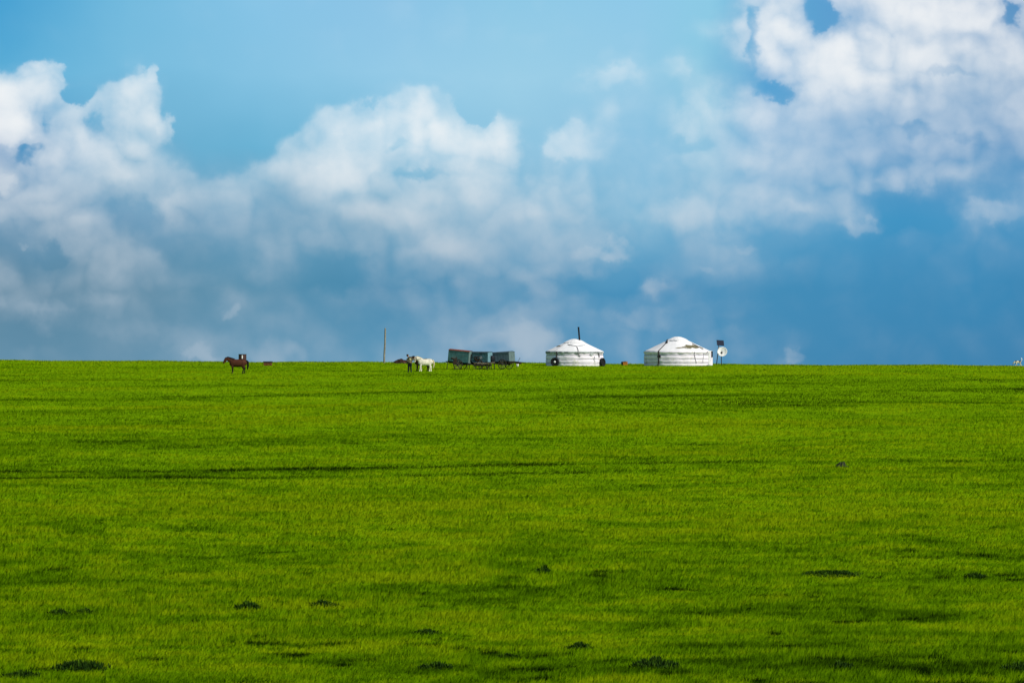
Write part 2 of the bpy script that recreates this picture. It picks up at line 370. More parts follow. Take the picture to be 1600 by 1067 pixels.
ch = pp.build('stovepipe', M['pipe'], g1, smooth=False); ch.location = (0.50, -0.25, 2.42); ch.rotation_euler = (0, math.radians(-4.5), 0)
spots2 = [(1.30, -1.62, 1.94, 1.50, 1.2, 0.20, (0.16, 0.145, 0.085)), (0.2, -2.2, 1.84, 0.55, 0.6, 0.10, (0.22, 0.20, 0.14))]
G2BAND = [0.36, 0.72, 1.14]
g2, sf2, R2, rr2, y2, c2 = make_ger('ger', 'larger white ger with an olive worn patch on its roof and no stovepipe', 1058.6, 570, 103,
                      stain_canvas('stained_roof_canvas', (0.80, 0.80, 0.80), spots2), G2BAND, hw=1.52, ztop=2.98, ew=0.0)
hang(g2, sf2, [(-16, 2.62), (-19, 2.30), (-31, 1.55)], 0.05, M['strap'], 'roof_strap')
hang(g2, sf2, [(-31, 1.50), (-31.3, 1.1), (-31, 0.6), (-31.4, 0.05)], 0.075, M['strap'], 'hanging_strap')
patch(g2, sf2, -30.4, 0.98, 0.34, 0.26, M['strap'], 'bundle_flap')
patch(g2, sf2, -31.5, 0.12, 0.30, 0.2, M['valance'], 'ground_flap')
hang(g2, sf2, [(22, 2.32), (30, 2.05), (39, 1.68)], 0.038, M['rope'], 'roof_rope')
hang(g2, sf2, [(-17.5, 2.70), (-16.5, 2.42), (-17.5, 2.30)], 0.06, M['strap'], 'crown_tie')
hang(g2, sf2, [(24.5, 1.45), (25, 1.0), (26.5, 0.6), (28, 0.3)], 0.024, M['rope'], 'wall_rope')
hang(g2, sf2, [(40, 1.4), (39, 1.0), (38, 0.4)], 0.02, M['greyrope'], 'wall_rope')
patch(g2, sf2, -7, 2.60, 0.75, 0.10, M['valance'], 'crown_flap')
# the doorway on the right-hand side, seen edge on
dr = MB(); dr.box((0, 0, 0.78), (0.34, 1.15, 1.56)); do = dr.build('door_frame', M['white'], g2, bevel=0.02)
do.location = (R2*0.955, -R2*0.28, 0); do.rotation_euler = (0, 0, math.radians(-18))
dl = MB(); dl.box((0.0, 0, 0.72), (0.05, 0.85, 1.35)); d1 = dl.build('door', M['canvas'], g2); d1.location = (R2*0.955+0.19, -R2*0.28-0.06, 0.03); d1.rotation_euler = (0, 0, math.radians(-18))
dk = MB(); dk.box((0, 0, 0), (0.16, 0.10, 0.62)); e = dk.build('dark_slat', M['pipe'], g2, bevel=0.01); e.location = (R2+0.10, -1.1, 1.22)
hl = MB(); hl.box((0, 0, 0), (0.12, 0.04, 0.12)); e = hl.build('wall_hook', M['greyrope'], g2); e.location = sf2(45.5, 1.42, 0.16)
pg = MB(); pg.loft([(0, 0, 0, 0.14), (0, 0, 0.18, 0.10), (0, 0, 0.34, 0.02)], seg=8); e = pg.build('stake', M['valance'], g2); e.location = (sf2(47, 0, 0.15)[0], sf2(47, 0, 0.15)[1], -0.05)
# tyres leaning on the first ger
def tyre(label, px, row_dx, z_rot, lean, plug):
    x = c1.x+row_dx
    yy = c1.y-math.sqrt(max(0.02, (R1+0.22)**2-min(abs(row_dx), R1+0.2)**2))
    t = thing('tyre', label, 'tyre', (x, yy, float(ground_z(x, yy))+0.40), z_rot, 'tyres leaning on the ger with the stovepipe', tilt=0)
    t.rotation_euler = (math.radians(-lean), 0, math.radians(z_rot))
    k = MB()
    prof = [(0.25, -0.07), (0.29, -0.12), (0.38, -0.125), (0.425, -0.09), (0.435, 0), (0.425, 0.09), (0.38, 0.125), (0.29, 0.12), (0.25, 0.07), (0.27, 0)]
    n = 40; vs = [(q*math.cos(2*math.pi*i/n), h, q*math.sin(2*math.pi*i/n)) for i in range(n) for q, h in prof]; m_ = len(prof)
    k.add(vs, [[i*m_+j, ((i+1) % n)*m_+j, ((i+1) % n)*m_+(j+1) % m_, i*m_+(j+1) % m_] for i in range(n) for j in range(m_)])
    k.build('rubber', M['tyre'], t, smooth=True)
    rm = MB(); rm.loft([(0, -0.03, 0, 0.26), (0, 0.03, 0, 0.26)], side=(1, 0, 0), seg=28)
    rm.build('wheel_disc', M['tyre'], t)
    hb = MB(); hb.loft([(0, -0.10, 0, 0.06 if plug else .04), (0, -0.06, 0, 0.11 if plug else .06), (0, -0.03, 0, 0.12 if plug else .07)], side=(1, 0, 0), seg=16); hb.build('hub', M['dish'] if plug else M['iron'], t)
tyre('black tyre with a pale centre leaning on the left of the small ger', 868, -1.98, -22, 8, True)
tyre('black tyre seen almost edge on at the right foot of the small ger', 939, 2.76, 58, 4, False)
# ---------------------------------------------------------------- solar panel and dish
p = at(1119, yrow(1119, 570.5)); t = thing('solar_panel', 'dark blue solar panel tilted on a leaning post beside the dish', 'solar panel', p)
k = MB(); k.tube([(0, 0, -0.25), (0.27, 0, 2.0)], [0.05, 0.042], seg=10); k.build('post', M['iron'], t)
k = MB(); k.box((0, 0, 0), (0.76, 0.03, 0.60)); pn = k.build('cells', M['panel'], t); pn.location = (0.42, -0.08, 2.25); pn.rotation_euler = (math.radians(-28), math.radians(4), math.radians(16))
k = MB()
for a, b in (((-.37, 0, -.285), (.37, 0, -.285)), ((-.37, 0, .285), (.37, 0, .285)), ((-.37, 0, -.27), (-.37, 0, .27)), ((.37, 0, -.27), (.37, 0, .27))): k.bar(a, b, 0.014, 0.034)
fr = k.build('frame', M['iron'], t); fr.location = pn.location; fr.rotation_euler = pn.rotation_euler
k = MB(); k.bar((0.25, 0, 1.95), (0.42, -0.05, 2.2), 0.04); k.build('bracket', M['iron'], t)
k = MB(); k.box((0.30, -0.03, 1.75), (0.14, 0.08, 0.2)); k.build('control_box', M['valance'], t, bevel=0.01)
p = at(1127, yrow(1127, 570.5)); t = thing('satellite_dish', 'round white satellite dish on a thin dark post right of the larger ger', 'satellite dish', p)
k = MB(); k.tube([(0.02, 0, -0.25), (0.0, 0, 1.25)], 0.04, seg=10); k.build('post', M['iron'], t)
k = MB(); rad = 0.50
prof = [(rad*q, 0.30*q*q*rad) for q in np.linspace(0, 1, 9)]
k.lathe([(max(a, 0.001), b) for a, b in prof], seg=36); dh = k.build('reflector', M['dish'], t, smooth=True, solid=0.015)
dq = Vector((-0.16, -0.92, 0.30)); dh.location = (0.12, 0.05, 1.32); dh.rotation_euler = dq.to_track_quat('Z', 'Y').to_euler()
f = Vector((0.12, 0.05, 1.32))+dq.normalized()*0.50
k = MB(); k.bar((0.06, -0.02, 0.93), f, 0.03); k.build('feed_arm', M['iron'], t)
k = MB(); k.loft([(*(f+dq.normalized()*-0.08), 0.04), (*(f+dq.normalized()*0.06), 0.055)], seg=10); k.build('receiver', M['valance'], t)
k = MB(); k.box((0.04, 0.03, 1.25), (0.16, 0.14, 0.2)); k.build('bracket', M['iron'], t, bevel=0.01)
# ---------------------------------------------------------------- pole, boxes, barrel, heap
p = at(600.5, 440); k = MB(); k.loft([(-0.02, 0, -0.5, 0.105), (0.0, 0, 0.8, 0.10), (0.07, 0, 2.0, 0.095), (0.09, 0, 3.0, 0.09), (0.10, 0, 3.60, 0.08)], seg=9)
o = k.build('pole', M['greywood'], None, smooth=False); o.location = p; tag(o, 'tall weathered grey wooden pole standing alone on the skyline', 'pole')
p = at(418.5, yrow(418.5, 571.3), -0.04); t = thing('box', 'low open brown box with a dark rim lying in grass right of the brown horse', 'box', p, -6)
k = MB()
for dx, dy, sx, sy in ((0, -.3, .72, .03), (0, .3, .72, .03), (-.345, 0, .03, .57), (.345, 0, .03, .57)): k.box((dx, dy, 0.18), (sx, sy, 0.30))
k.build('boards', M['brownbox'], t, bevel=0.004)
k = MB()
for dx, dy, sx, sy in ((0, -.31, .80, .07), (0, .31, .80, .07), (-.36, 0, .07, .55), (.36, 0, .07, .55)): k.box((dx, dy, 0.385), (sx, sy, 0.13))
k.build('rim', M['darkwood'], t, bevel=0.006)
p = at(976, yrow(976, 571)); t = thing('crate', 'small orange and black crate tipped in the grass between the two gers', 'crate', p, 24, scale=0.82, tilt=-8)
k = MB()
for z in (0.10, 0.24, 0.38): 
    for yy in (-0.24, 0.24): k.box((0.03, yy, z), (0.62, 0.025, 0.11))
    for xx in (-0.28, 0.34): k.box((xx, 0, z), (0.025, 0.45, 0.11))
for xx in (-0.25, 0.31):
    for yy in (-0.21, 0.21): k.box((xx, yy, 0.25), (0.05, 0.05, 0.46))
k.build('slats', M['orange'], t)
k = MB(); k.box((-0.10, -0.02, 0.33), (0.52, 0.40, 0.34)); k.build('lining', M['black'], t, bevel=0.03)
k = MB(); k.box((-0.31, -0.02, 0.22), (0.03, 0.42, 0.34)); k.build('side_board', M['darkwood'], t)
p = at(378.9, 447, -0.08); t = thing('barrel', 'dark brown steel barrel with a painted highlight standing behind the brown horse', 'barrel', p)
k = MB(); R0 = 0.41
k.lathe([(0.01, -0.05), (R0, -0.05), (R0, 0.27), (R0+.018, 0.30), (R0, 0.33), (R0, 0.60), (R0+.018, 0.63), (R0, 0.66), (R0, 0.93), (0.01, 0.93)], seg=40); k.build('drum', M['barrel'], t)
k = MB(); k.ring((0, 0, 0.945), R0, 0.028, axis='Z', seg=40); k.build('top_rim', M['iron'], t, smooth=True)
k = MB(); k.lathe([(R0+0.022, 0.50), (R0+0.024, 0.86)], seg=4, a0=-6, a1=8); k.lathe([(R0+0.022, 0.40), (R0+0.024, 0.46)], seg=3, a0=-5, a1=6); k.build('painted_highlight', M['white'], t, solid=0.006)  # sun highlight on the drum, painted as a white strip
p = at(624.5, 440); t_ = MB(); nu, nv = 40, 14; vs = []
for j in range(nv+1):
    for i in range(nu):
        a = 2*math.pi*i/nu; ph = (math.pi/2)*j/nv
        r = math.cos(ph)*(1+0.16*math.sin(a*5+1.2)*math.sin(ph*3)); h = 0.52*math.sin(ph)*(1+0.25*mnoise.noise(Vector((math.cos(a)*2*r, math.sin(a)*2*r, j*.4))))
        x = 0.80*r*math.cos(a); h *= (1.0 if x > -0.1 else 1.0+0.45*x)
        q = mnoise.noise(Vector((x*4, r*math.sin(a)*4, ph*3)))*0.07
        vs.append((x+q, 0.6*r*math.sin(a)+q, h+q-0.05))
t_.add(vs, [[j*nu+i, j*nu+(i+1) % nu, (j+1)*nu+(i+1) % nu, (j+1)*nu+i] for j in range(nv) for i in range(nu)])
o = t_.build('dung_heap', M['heap'], None, smooth=True); o.location = p; o.scale = (1.0, 1, 0.95); tag(o, 'low dark brown heap lying in the grass behind the standing person', 'heap')
# ---------------------------------------------------------------- box carts
def cart(label, px, row, L_, W_, H_, yaw, tilt, side, endm, roofm, opening=False, legs=True, wr=0.46, wheel_x=0.0, shaft=1.1, floor=0.62, grime=False):
    y = yrow(px, row); c = at(px, y)
    t = thing('box_cart', label, 'cart', c, -yaw, 'wooden box carts parked in a row', tilt=tilt)
    b = MB(); n = 12                                    # boarded long walls: shallow vertical boards
    for s in (-1, 1):
        for i in range(n):
            w = L_/n; x = -L_/2+w*(i+0.5)
            b.box((x, s*(W_/2-0.02-0.006*(i % 2)), floor+H_/2), (w-0.008, 0.04, H_))
        b.box((0, s*(W_/2-0.045), floor+H_/2), (L_-0.03, 0.02, H_-0.02))
    for z in (floor+0.08, floor+H_-0.08): b.box((0, -W_/2-0.012, z), (L_, 0.03, 0.06))
    b.build('box_wall', side, t)
    b = MB(); b.box((-L_/2-0.022, 0, floor+H_/2), (0.04, W_-0.004, H_)); b.build('back_panel', side, t)
    b = MB()
    for i in range(5):
        w = W_/5; b.box((L_/2+0.022, -W_/2+w*(i+0.5), floor+H_/2), (0.04-0.006*(i % 2), w-0.008, H_))
    b.build('end_panel', endm, t)
    if opening: b = MB(); b.box((L_/2+0.05, W_*0.16, floor+H_*0.46), (0.03, W_*0.50, H_*0.66)); b.build('doorway_shade', M['black'], t)  # flat black slab standing for the shade inside the opening
    r = MB(); n = 8; vs = []                            # gently arched sheet roof
    for x in (-L_/2-0.05, L_/2+0.05):
        for i in range(n+1):
            q = -1+2*i/n; vs.append((x, q*(W_/2+0.035), floor+H_+0.012+0.09*(1-q*q)))
    r.add(vs, [[i, i+1, n+2+i, n+1+i] for i in range(n)]); r.build('roof', roofm, t, solid=0.022)
    for x in (-L_/2, L_/2):
        g = MB(); g.add([(x, -W_/2+0.02, floor+H_-.01), (x, W_/2-0.02, floor+H_-.01), (x, W_*0.3, floor+H_+0.045), (x, 0, floor+H_+0.075), (x, -W_*0.3, floor+H_+0.045)], [[0, 1, 2, 3, 4]])
        g.build('gable', endm, t, solid=0.03)
    f = MB()
    for s in (-1, 1):
        f.bar((-L_/2-0.28, s*W_*0.33, floor-0.06), (L_/2+0.18, s*W_*0.33, floor-0.06), 0.09, 0.10)
    for x in np.linspace(-L_/2+0.1, L_/2-0.1, 4): f.bar((x, -W_/2+0.02, floor-0.14), (x, W_/2-0.02, floor-0.14), 0.07)
    f.build('frame', M['darkwood'], t)
    for s in (-1, 1):
        q = MB(); q.tube([(L_/2+0.18, s*W_*0.33, floor-0.06), (L_/2+0.18+shaft*0.5, s*0.30, floor-0.10-shaft*0.04), (L_/2+0.18+shaft, s*0.27, floor-0.10-shaft*0.10)], [0.045, 0.04, 0.03], seg=8); q.build('shaft', M['darkwood'], t)
    a = MB(); a.bar((wheel_x, -W_/2-0.14, wr), (wheel_x, W_/2+0.14, wr), 0.09); a.box((wheel_x, 0, (wr+floor-0.1)/2+0.04), (0.42, W_*0.66, max(0.05, floor-0.12-wr)))
    a.box((wheel_x, -W_*0.33, wr+0.04), (0.95, 0.10, 0.13)); a.box((wheel_x, W_*0.33, wr+0.04), (0.95, 0.10, 0.13))
    a.build('axle', M['darkwood'], t, bevel=0.01)
    for s in (-1, 1):
        wh = bpy.data.objects.new('wheel', None); C.objects.link(wh); wh.parent = t; wh.location = (wheel_x, s*(W_/2+0.10), wr)
        q = MB(); q.ring((0, 0, 0), wr-0.03, 0.034, seg=36, sy=1.1); q.build('rim', M['darkwood'], wh, smooth=True)
        q = MB()
        for i in range(10):
            an = 2*math.pi*(i+0.3)/10; q.bar((0.06*math.cos(an), 0, 0.06*math.sin(an)), ((wr-0.04)*math.cos(an), 0, (wr-0.04)*math.sin(an)), 0.034)
        q.build('spokes', M['wood'], wh)
        q = MB(); q.loft([(0, -0.11, 0, 0.06), (0, -0.05, 0, 0.085), (0, 0.05, 0, 0.085), (0, 0.11, 0, 0.06)], side=(1, 0, 0), seg=12); q.build('hub', M['iron'], wh)
    if legs:
        for (x, yy) in ((-L_/2-0.02, -W_/2+0.03), (L_/2-0.05, -W_/2+0.03)):
            q = MB(); q.tube([(x, yy, floor-0.05), (x-0.02, yy-0.02, -0.12)], 0.028, seg=6); q.build('prop_leg', M['darkwood'], t)
    return t
# pale underside plank seen on the middle cart comes from its own trestle
ca = cart('left box cart with a teal side and a rust red roof edge, nose tipped down', 717.5, 577, 1.95, 1.15, 1.05, 17, 5.5, M['teal'], M['paleteal'], M['rust'], opening=True, wheel_x=0.05, floor=0.66, shaft=0.5)
cb = cart('middle box cart with a patchy blue teal side and a light blue end', 752, 577, 1.85, 1.15, 0.86, 26, 0.5, M['blueteal'], M['lightblue'], M['darkroof'], wheel_x=0.05, floor=0.68, shaft=0.5)
cc = cart('right box cart with a plain grey blue side and shafts pointing right', 787.5, 577, 1.72, 1.15, 0.84, 28, -3.2, M['greyblue'], M['greengrey'], M['greyblue'], wheel_x=0.2, floor=0.70, shaft=1.1, legs=False)
def local_thing(name, label, cat, cart_, off, rz=0):
    m = Matrix.Translation(cart_.location) @ Euler(cart_.rotation_euler).to_matrix().to_4x4(); v = m @ Vector(off)
    return thing(name, label, cat, v, rz)
# planks, sacks and gear lying on and about the carts
yb = yrow(752, 577)
c0 = at(752, yb)
t = thing('plank_stack', 'pale planks laid on dark beams under the middle box cart', 'planks', (c0.x, c0.y-0.75, c0.z))
k = MB()
for i in range(3): k.bar((-0.70+0.35*i, -0.08*i, 0.56-0.02*i), (0.25+0.38*i, -0.10*i+0.04, 0.60-0.03*i), 0.10, 0.03)
k.build('planks', M['palewood'], t)
k = MB(); k.bar((-0.70, 0, 0.36), (1.0, 0, 0.38), 0.11, 0.13); k.bar((-0.5, -0.1, 0.42), (0.3, -0.1, 0.40), 0.10); k.build('beam', M['darkwood'], t, bevel=0.01)
for xx in (-0.6, -0.05, 0.5, 0.85):
    k = MB(); k.tube([(xx, 0, 0.52), (xx-0.14, -0.1, -0.1)], 0.026, seg=6); k.tube([(xx, 0, 0.52), (xx+0.14, -0.1, -0.1)], 0.026, seg=6); k.build('trestle_leg', M['darkwood'], t)
c0 = at(706, yrow(706, 577.5))
t = thing('saddle', 'dark saddle hanging with its straps at the left cart', 'saddle', (c0.x+0.22, c0.y-1.15, c0.z), 20)
k = MB(); k.loft([(-0.30, 0, 0.98, 0.05, 0.05), (-0.24, 0, 1.06, 0.13, 0.07), (0, 0, 0.95, 0.17, 0.09), (0.22, 0, 1.00, 0.15, 0.08), (0.30, 0, 1.14, 0.04, 0.04)], seg=12)
k.build('seat', M['leather'], t, remesh=0.02)
k = MB(); k.box((0.02, -0.17, 0.72), (0.34, 0.04, 0.46), Euler((0.15, 0.35, 0)).to_quaternion()); k.build('flap', M['leather'], t, bevel=0.012)
k = MB(); k.ring((0.18, -0.20, 0.36), 0.075, 0.016, seg=16); k.tube([(0.10, -0.18, 0.70), (0.18, -0.2, 0.43)], 0.022); k.build('stirrup', M['iron'], t)
k = MB(); k.tube([(-0.1, -0.12, 0.95), (0.0, 0.05, 0.5), (0.1, 0.1, -0.05)], 0.03, seg=6); k.build('post', M['darkwood'], t)
c0 = at(745, yrow(745, 577))
t = thing('harness_bundle', 'dark bundle of straps hanging on the side of the middle box cart', 'harness', (c0.x, c0.y-0.86, c0.z), -22)
k = MB(); k.ring((-0.12, 0, 1.04), 0.15, 0.04, seg=20); k.ring((0.10, 0.02, 0.98), 0.19, 0.045, seg=20); k.tube([(-0.25, 0, 1.1), (-0.1, -0.03, 0.85), (0.15, 0, 0.72), (0.3, 0, 0.95)], 0.04); k.build('collar', M['leather'], t, smooth=True)
k = MB(); k.ring((0.42, 0.0, 1.08), 0.10, 0.02, seg=16); k.build('strap', M['greyrope'], t, smooth=True)
c0 = at(768.5, yrow(768, 577)); k = MB()
k.lathe([(0.01, 0.0), (0.20, 0.0), (0.235, 0.22), (0.24, 0.34), (0.22, 0.52), (0.15, 0.60), (0.01, 0.61)], seg=28)
o = k.build('water_keg', M['pipe'], None, smooth=True); o.location = (c0.x+0.02, c0.y-0.30, c0.z+0.66); tag(o, 'dark rounded keg wedged between the middle and the right box cart', 'keg')
t = thing('trestle', 'low dark trestle carrying the keg between two box carts', 'trestle', (c0.x+0.02, c0.y-0.30, c0.z))
k = MB(); k.box((0, 0, 0.63), (0.5, 0.4, 0.05)); k.build('board', M['palewood'], t)
for dx in (-.2, .2):
    k = MB(); k.bar((dx, -.15, .60), (dx*1.2, -.18, -.08), .05); k.bar((dx, .15, .60), (dx*1.2, .18, -.08), .05); k.build('leg', M['darkwood'], t)
for i, (px_, w, lb) in enumerate(((789, 0.36, 'white sack lying under the right box cart by its wheel'), (808.5, 0.17, 'small white pail lying under the shafts of the right box cart'))):
    c0 = at(px_, yrow(px_, 575)); k = MB()
    if i == 0:
        k.loft([(-w, 0, .10, .02, .02), (-w*.9, 0, .10, .10, .08), (0, 0, .11, .15, .12), (w*.85, 0, .10, .11, .09), (w, 0, .10, .02, .02)], seg=12)
        o = k.build('sack', M['white'], None, smooth=True); o.location = c0+Vector((0, -0.2, 0.26)); tag(o, lb, 'sack')
        c_ = MB()
    else:
        k.lathe([(0.01, 0), (0.085, 0), (0.12, 0.24), (0.105, 0.24), (0.075, 0.02), (0.01, 0.02)], seg=20)
        o = k.build('pail', M['white'], None, smooth=True); o.location = c0+Vector((0, -0.2, 0.14)); tag(o, lb, 'pail')
c0 = at(811, yrow(811, 576)); t = thing('shaft_prop', 'thin forked stick propping up the cart shafts at the far right', 'stick', c0, 0)
k = MB(); k.tube([(-0.22, -0.35, -0.1), (-0.12, -0.35, 0.62), (0.10, -0.35, 1.02)], 0.022, seg=6); k.build('stick', M['darkwood'], t)
k = MB(); k.loft([(-0.45, -.3, .56, .03), (-.30, -.3, .54, .09, .07), (0, -.3, .50, .11, .08), (.18, -.3, .48, .07, .06), (.24, -.3, .47, .02)], seg=10); k.build('rope_coil', M['leather'], t, smooth=True)
# ---------------------------------------------------------------- animals
def coat(name, base, dark, z0, z1, spots=None, light=None, thr=0.6, ns=2.2):
    """coat colour, dark points below z0..z1, patches of a second colour"""
    m, nt, p = new_mat(name); N = nt.nodes; L = nt.links
    tc = N.new('ShaderNodeTexCoord'); sp = N.new('ShaderNodeSeparateXYZ'); L.new(tc.outputs['Object'], sp.inputs[0])
    n = N.new('ShaderNodeTexNoise'); n.inputs['Scale'].default_value = ns; n.inputs['Detail'].default_value = 5; L.new(tc.outputs['Object'], n.inputs['Vector'])
    r = N.new('ShaderNodeValToRGB'); r.color_ramp.elements[0].position = .3; r.color_ramp.elements[0].color = (*[c*0.75 for c in base], 1)
    r.color_ramp.elements[1].position = .7; r.color_ramp.elements[1].color = (*[min(1, c*1.2) for c in base], 1); L.new(n.outputs[0], r.inputs[0]); out = r.outputs[0]
    if spots:
        n2 = N.new('ShaderNodeTexNoise'); n2.inputs['Scale'].default_value = ns*1.1; n2.inputs['Detail'].default_value = 2; L.new(tc.outputs['Object'], n2.inputs['Vector'])
        ad = N.new('ShaderNodeMath'); ad.operation = 'MULTIPLY_ADD'; ad.inputs[1].default_value = 0.35; L.new(sp.outputs[2], ad.inputs[0]); L.new(n2.outputs[0], ad.inputs[2])
        mr = N.new('ShaderNodeMapRange'); mr.inputs[1].default_value = thr-.02; mr.inputs[2].default_value = thr+.02; L.new(ad.outputs[0], mr.inputs[0])
        mx = N.new('ShaderNodeMix'); mx.data_type = 'RGBA'; L.new(mr.outputs[0], mx.inputs['Factor']); L.new(out, mx.inputs['A']); mx.inputs['B'].default_value = (*spots, 1); out = mx.outputs['Result']
    if dark:
        mr = N.new('ShaderNodeMapRange'); mr.inputs[1].default_value = z1; mr.inputs[2].default_value = z0; L.new(sp.outputs[2], mr.inputs[0])
        mx = N.new('ShaderNodeMix'); mx.data_type = 'RGBA'; L.new(mr.outputs[0], mx.inputs['Factor']); L.new(out, mx.inputs['A']); mx.inputs['B'].default_value = (*dark, 1); out = mx.outputs['Result']
    L.new(out, p.inputs['Base Color']); p.inputs['Roughness'].default_value = 0.6; p.inputs['Specular IOR Level'].default_value = 0.05
    return m
def horse(name, label, loc, rz, sc_, coatm, hairm, head='level', steps=(0, 0.03, 0, 0.05), halter=None):
    t = thing(name, label, 'horse', loc, rz, None, sc_)
    b = MB()
    b.loft([(-.73, 0, .99, .08, .12), (-.66, 0, .96, .19, .24), (-.46, 0, .92, .26, .32), (-.18, 0, .875, .275, .325), (.12, 0, .865, .27, .325), (.36, 0, .885, .235, .335), (.56, 0, .90, .175, .275), (.68, 0, .92, .09, .16)], seg=20)
    if head == 'level':
        nk = [(.34, 0, .98, .14, .27), (.52, 0, 1.05, .12, .24), (.68, 0, 1.14, .10, .19), (.82, 0, 1.22, .09, .155), (.91, 0, 1.26, .08, .11)]
        hd = [(.86, 0, 1.33, .06, .08), (.95, 0, 1.24, .10, .15), (1.03, 0, 1.13, .09, .135), (1.10, 0, 1.02, .07, .10), (1.15, 0, .93, .062, .082), (1.18, 0, .87, .058, .07), (1.19, 0, .84, .035, .04)]
        poll = (.86, 1.36); eye = (.965, 1.235)
    else:
        nk = [(.34, 0, .98, .14, .27), (.52, 0, 1.08, .12, .24), (.68, 0, 1.20, .10, .19), (.82, 0, 1.28, .09, .155), (.90, 0, 1.33, .08, .11)]
        hd = [(.88, 0, 1.40, .06, .08), (.95, 0, 1.31, .10, .15), (1.00, 0, 1.19, .09, .135), (1.03, 0, 1.07, .07, .10), (1.05, 0, .98, .062, .085), (1.06, 0, .92, .058, .07), (1.06, 0, .88, .035, .04)]
        poll = (.86, 1.43); eye = (.965, 1.30)
    b.loft(nk, seg=16); b.loft(hd, seg=14)
    for s in (-1, 1):
        b.loft([(poll[0], s*.05, poll[1]-.05, .032, .028), (poll[0]-.005, s*.062, poll[1]+.02, .03, .022), (poll[0]+.005, s*.06, poll[1]+.075, .014, .012)], seg=8)
        fx, hx = (steps[0], steps[2]) if s > 0 else (steps[1], steps[3])
        yf = s*.115; yh = s*.125
        b.loft([(.44, yf*.8, .95, 0.095, 0.168), (.44+fx*.1, yf, .74, 0.076, 0.116), (.44+fx*.3, yf, .58, 0.065, 0.085), (.44+fx*.6, yf, .42, 0.054, 0.060), (.44+fx*.6, yf, .37, 0.057, 0.062), (.44+fx*.7, yf, .30, 0.037, 0.045), (.44+fx*.9, yf, .14, 0.034, 0.040), (.455+fx, yf, .08, 0.045, 0.053), (.47+fx, yf, .03, 0.055, 0.065), (.475+fx, yf, .0, 0.062, 0.075)], seg=12)
        b.loft([(-.44, yh*.7, .93, 0.126, 0.242), (-.43+hx*.1, yh, .72, 0.105, 0.173), (-.45+hx*.3, yh, .58, 0.088, 0.125), (-.54+hx*.6, yh, .46, 0.056, 0.081), (-.565+hx*.7, yh, .41, 0.050, 0.069), (-.55+hx*.8, yh, .32, 0.039, 0.050), (-.53+hx*.9, yh, .15, 0.035, 0.043), (-.515+hx, yh, .08, 0.046, 0.054), (-.50+hx, yh, .03, 0.056, 0.065), (-.495+hx, yh, 0, 0.062, 0.075)], seg=12)
    b.build('body', coatm, t, remesh=0.016, sm=3)
    k = MB(); k.loft([(-.68, 0, 1.10, .04, .04), (-.78, 0, 1.06, .075, .065), (-.84, 0, .92, .095, .085), (-.86, 0, .70, .105, .09), (-.83, 0, .48, .085, .07), (-.80, 0, .30, .03, .03)], seg=12); k.build('tail', hairm, t, remesh=0.014)
    k = MB(); top = [(p_[0], p_[2]+p_[4]) for p_ in nk]
    P = [(poll[0]+.08, 0, poll[1]-.04), (poll[0]+.01, 0, poll[1]+.0)]+[(x-.03, .02, z-.01) for x, z in top[::-1][1:]]
    k.loft([(P[0][0], 0, P[0][2], .03, .02)]+[(*q, .055, .05) for q in P[1:-1]]+[(P[-1][0]-.05, 0, P[-1][2], .02, .02)], seg=8)
    for i, q in enumerate(P[1:-1]): k.loft([(q[0], -.03, q[2]+.02, .05, .03), (q[0]-.02, -.09, q[2]-.08, .05, .025), (q[0]-.02, -.11, q[2]-.19, .02, .012)], side=(1, 0, 0), seg=8)
    k.build('mane', hairm, t, remesh=0.014)
    for s in (-1, 1):
        k = MB(); k.loft([(eye[0], s*.082, eye[1], .018, .016), (eye[0], s*.100, eye[1], .013, .012)], side=(1, 0, 0), seg=8); k.build('eye', M['hair'], t)
    if halter:
        k = MB(); a, c_ = hd[3], hd[1]
        k.ring((a[0], 0, a[2]), a[3]+.022, .012, axis='Z', seg=20); 
        for s in (-1, 1): k.tube([(a[0], s*(a[3]+.02), a[2]), (c_[0]-.02, s*(c_[3]+.012), c_[2]+.0), (poll[0], s*.07, poll[1]-.05)], .011, seg=5)
        k.build('halter', M['leather'], t, smooth=True)
    return t
bay = coat('bay_coat', (0.080, 0.028, 0.016), (0.014, 0.010, 0.009), 0.35, 0.75, spots=(0.030, 0.014, 0.012), thr=0.90, ns=1.6)
blk = mat('black_horsehair', (0.008, 0.007, 0.007), 0.7)
p = at(371.5, yrow(371.5, 583.6))
horse('horse', 'brown bay horse with black tail standing alone, facing left', p, 183, 1.02, bay, blk, 'level', steps=(0.02, -0.03, 0.10, -0.05))
wht = coat('white_coat', (0.66, 0.62, 0.50), None, 0, 0, spots=(0.16, 0.13, 0.10), thr=1.03, ns=4)
wh_hair = mat('cream_horsehair', (0.52, 0.44, 0.26), 0.7)
drk = coat('dark_coat', (0.022, 0.013, 0.010), (0.008, 0.007, 0.007), 0.3, 0.6)
yw = yrow(664, 580.2); p = at(664.5, yw)
horse('horse', 'white horse standing in profile facing left towards the standing person', p, 196, 0.93, wht, wh_hair, 'down', steps=(0.13, -0.10, 0.13, -0.10), halter=True)
p = at(659.3, yw+0.95); horse('horse', 'nearly black horse mostly hidden behind the white horse', p, 188, 0.93, drk, blk, 'down', steps=(0.10, -0.06, 0.02, -0.14))
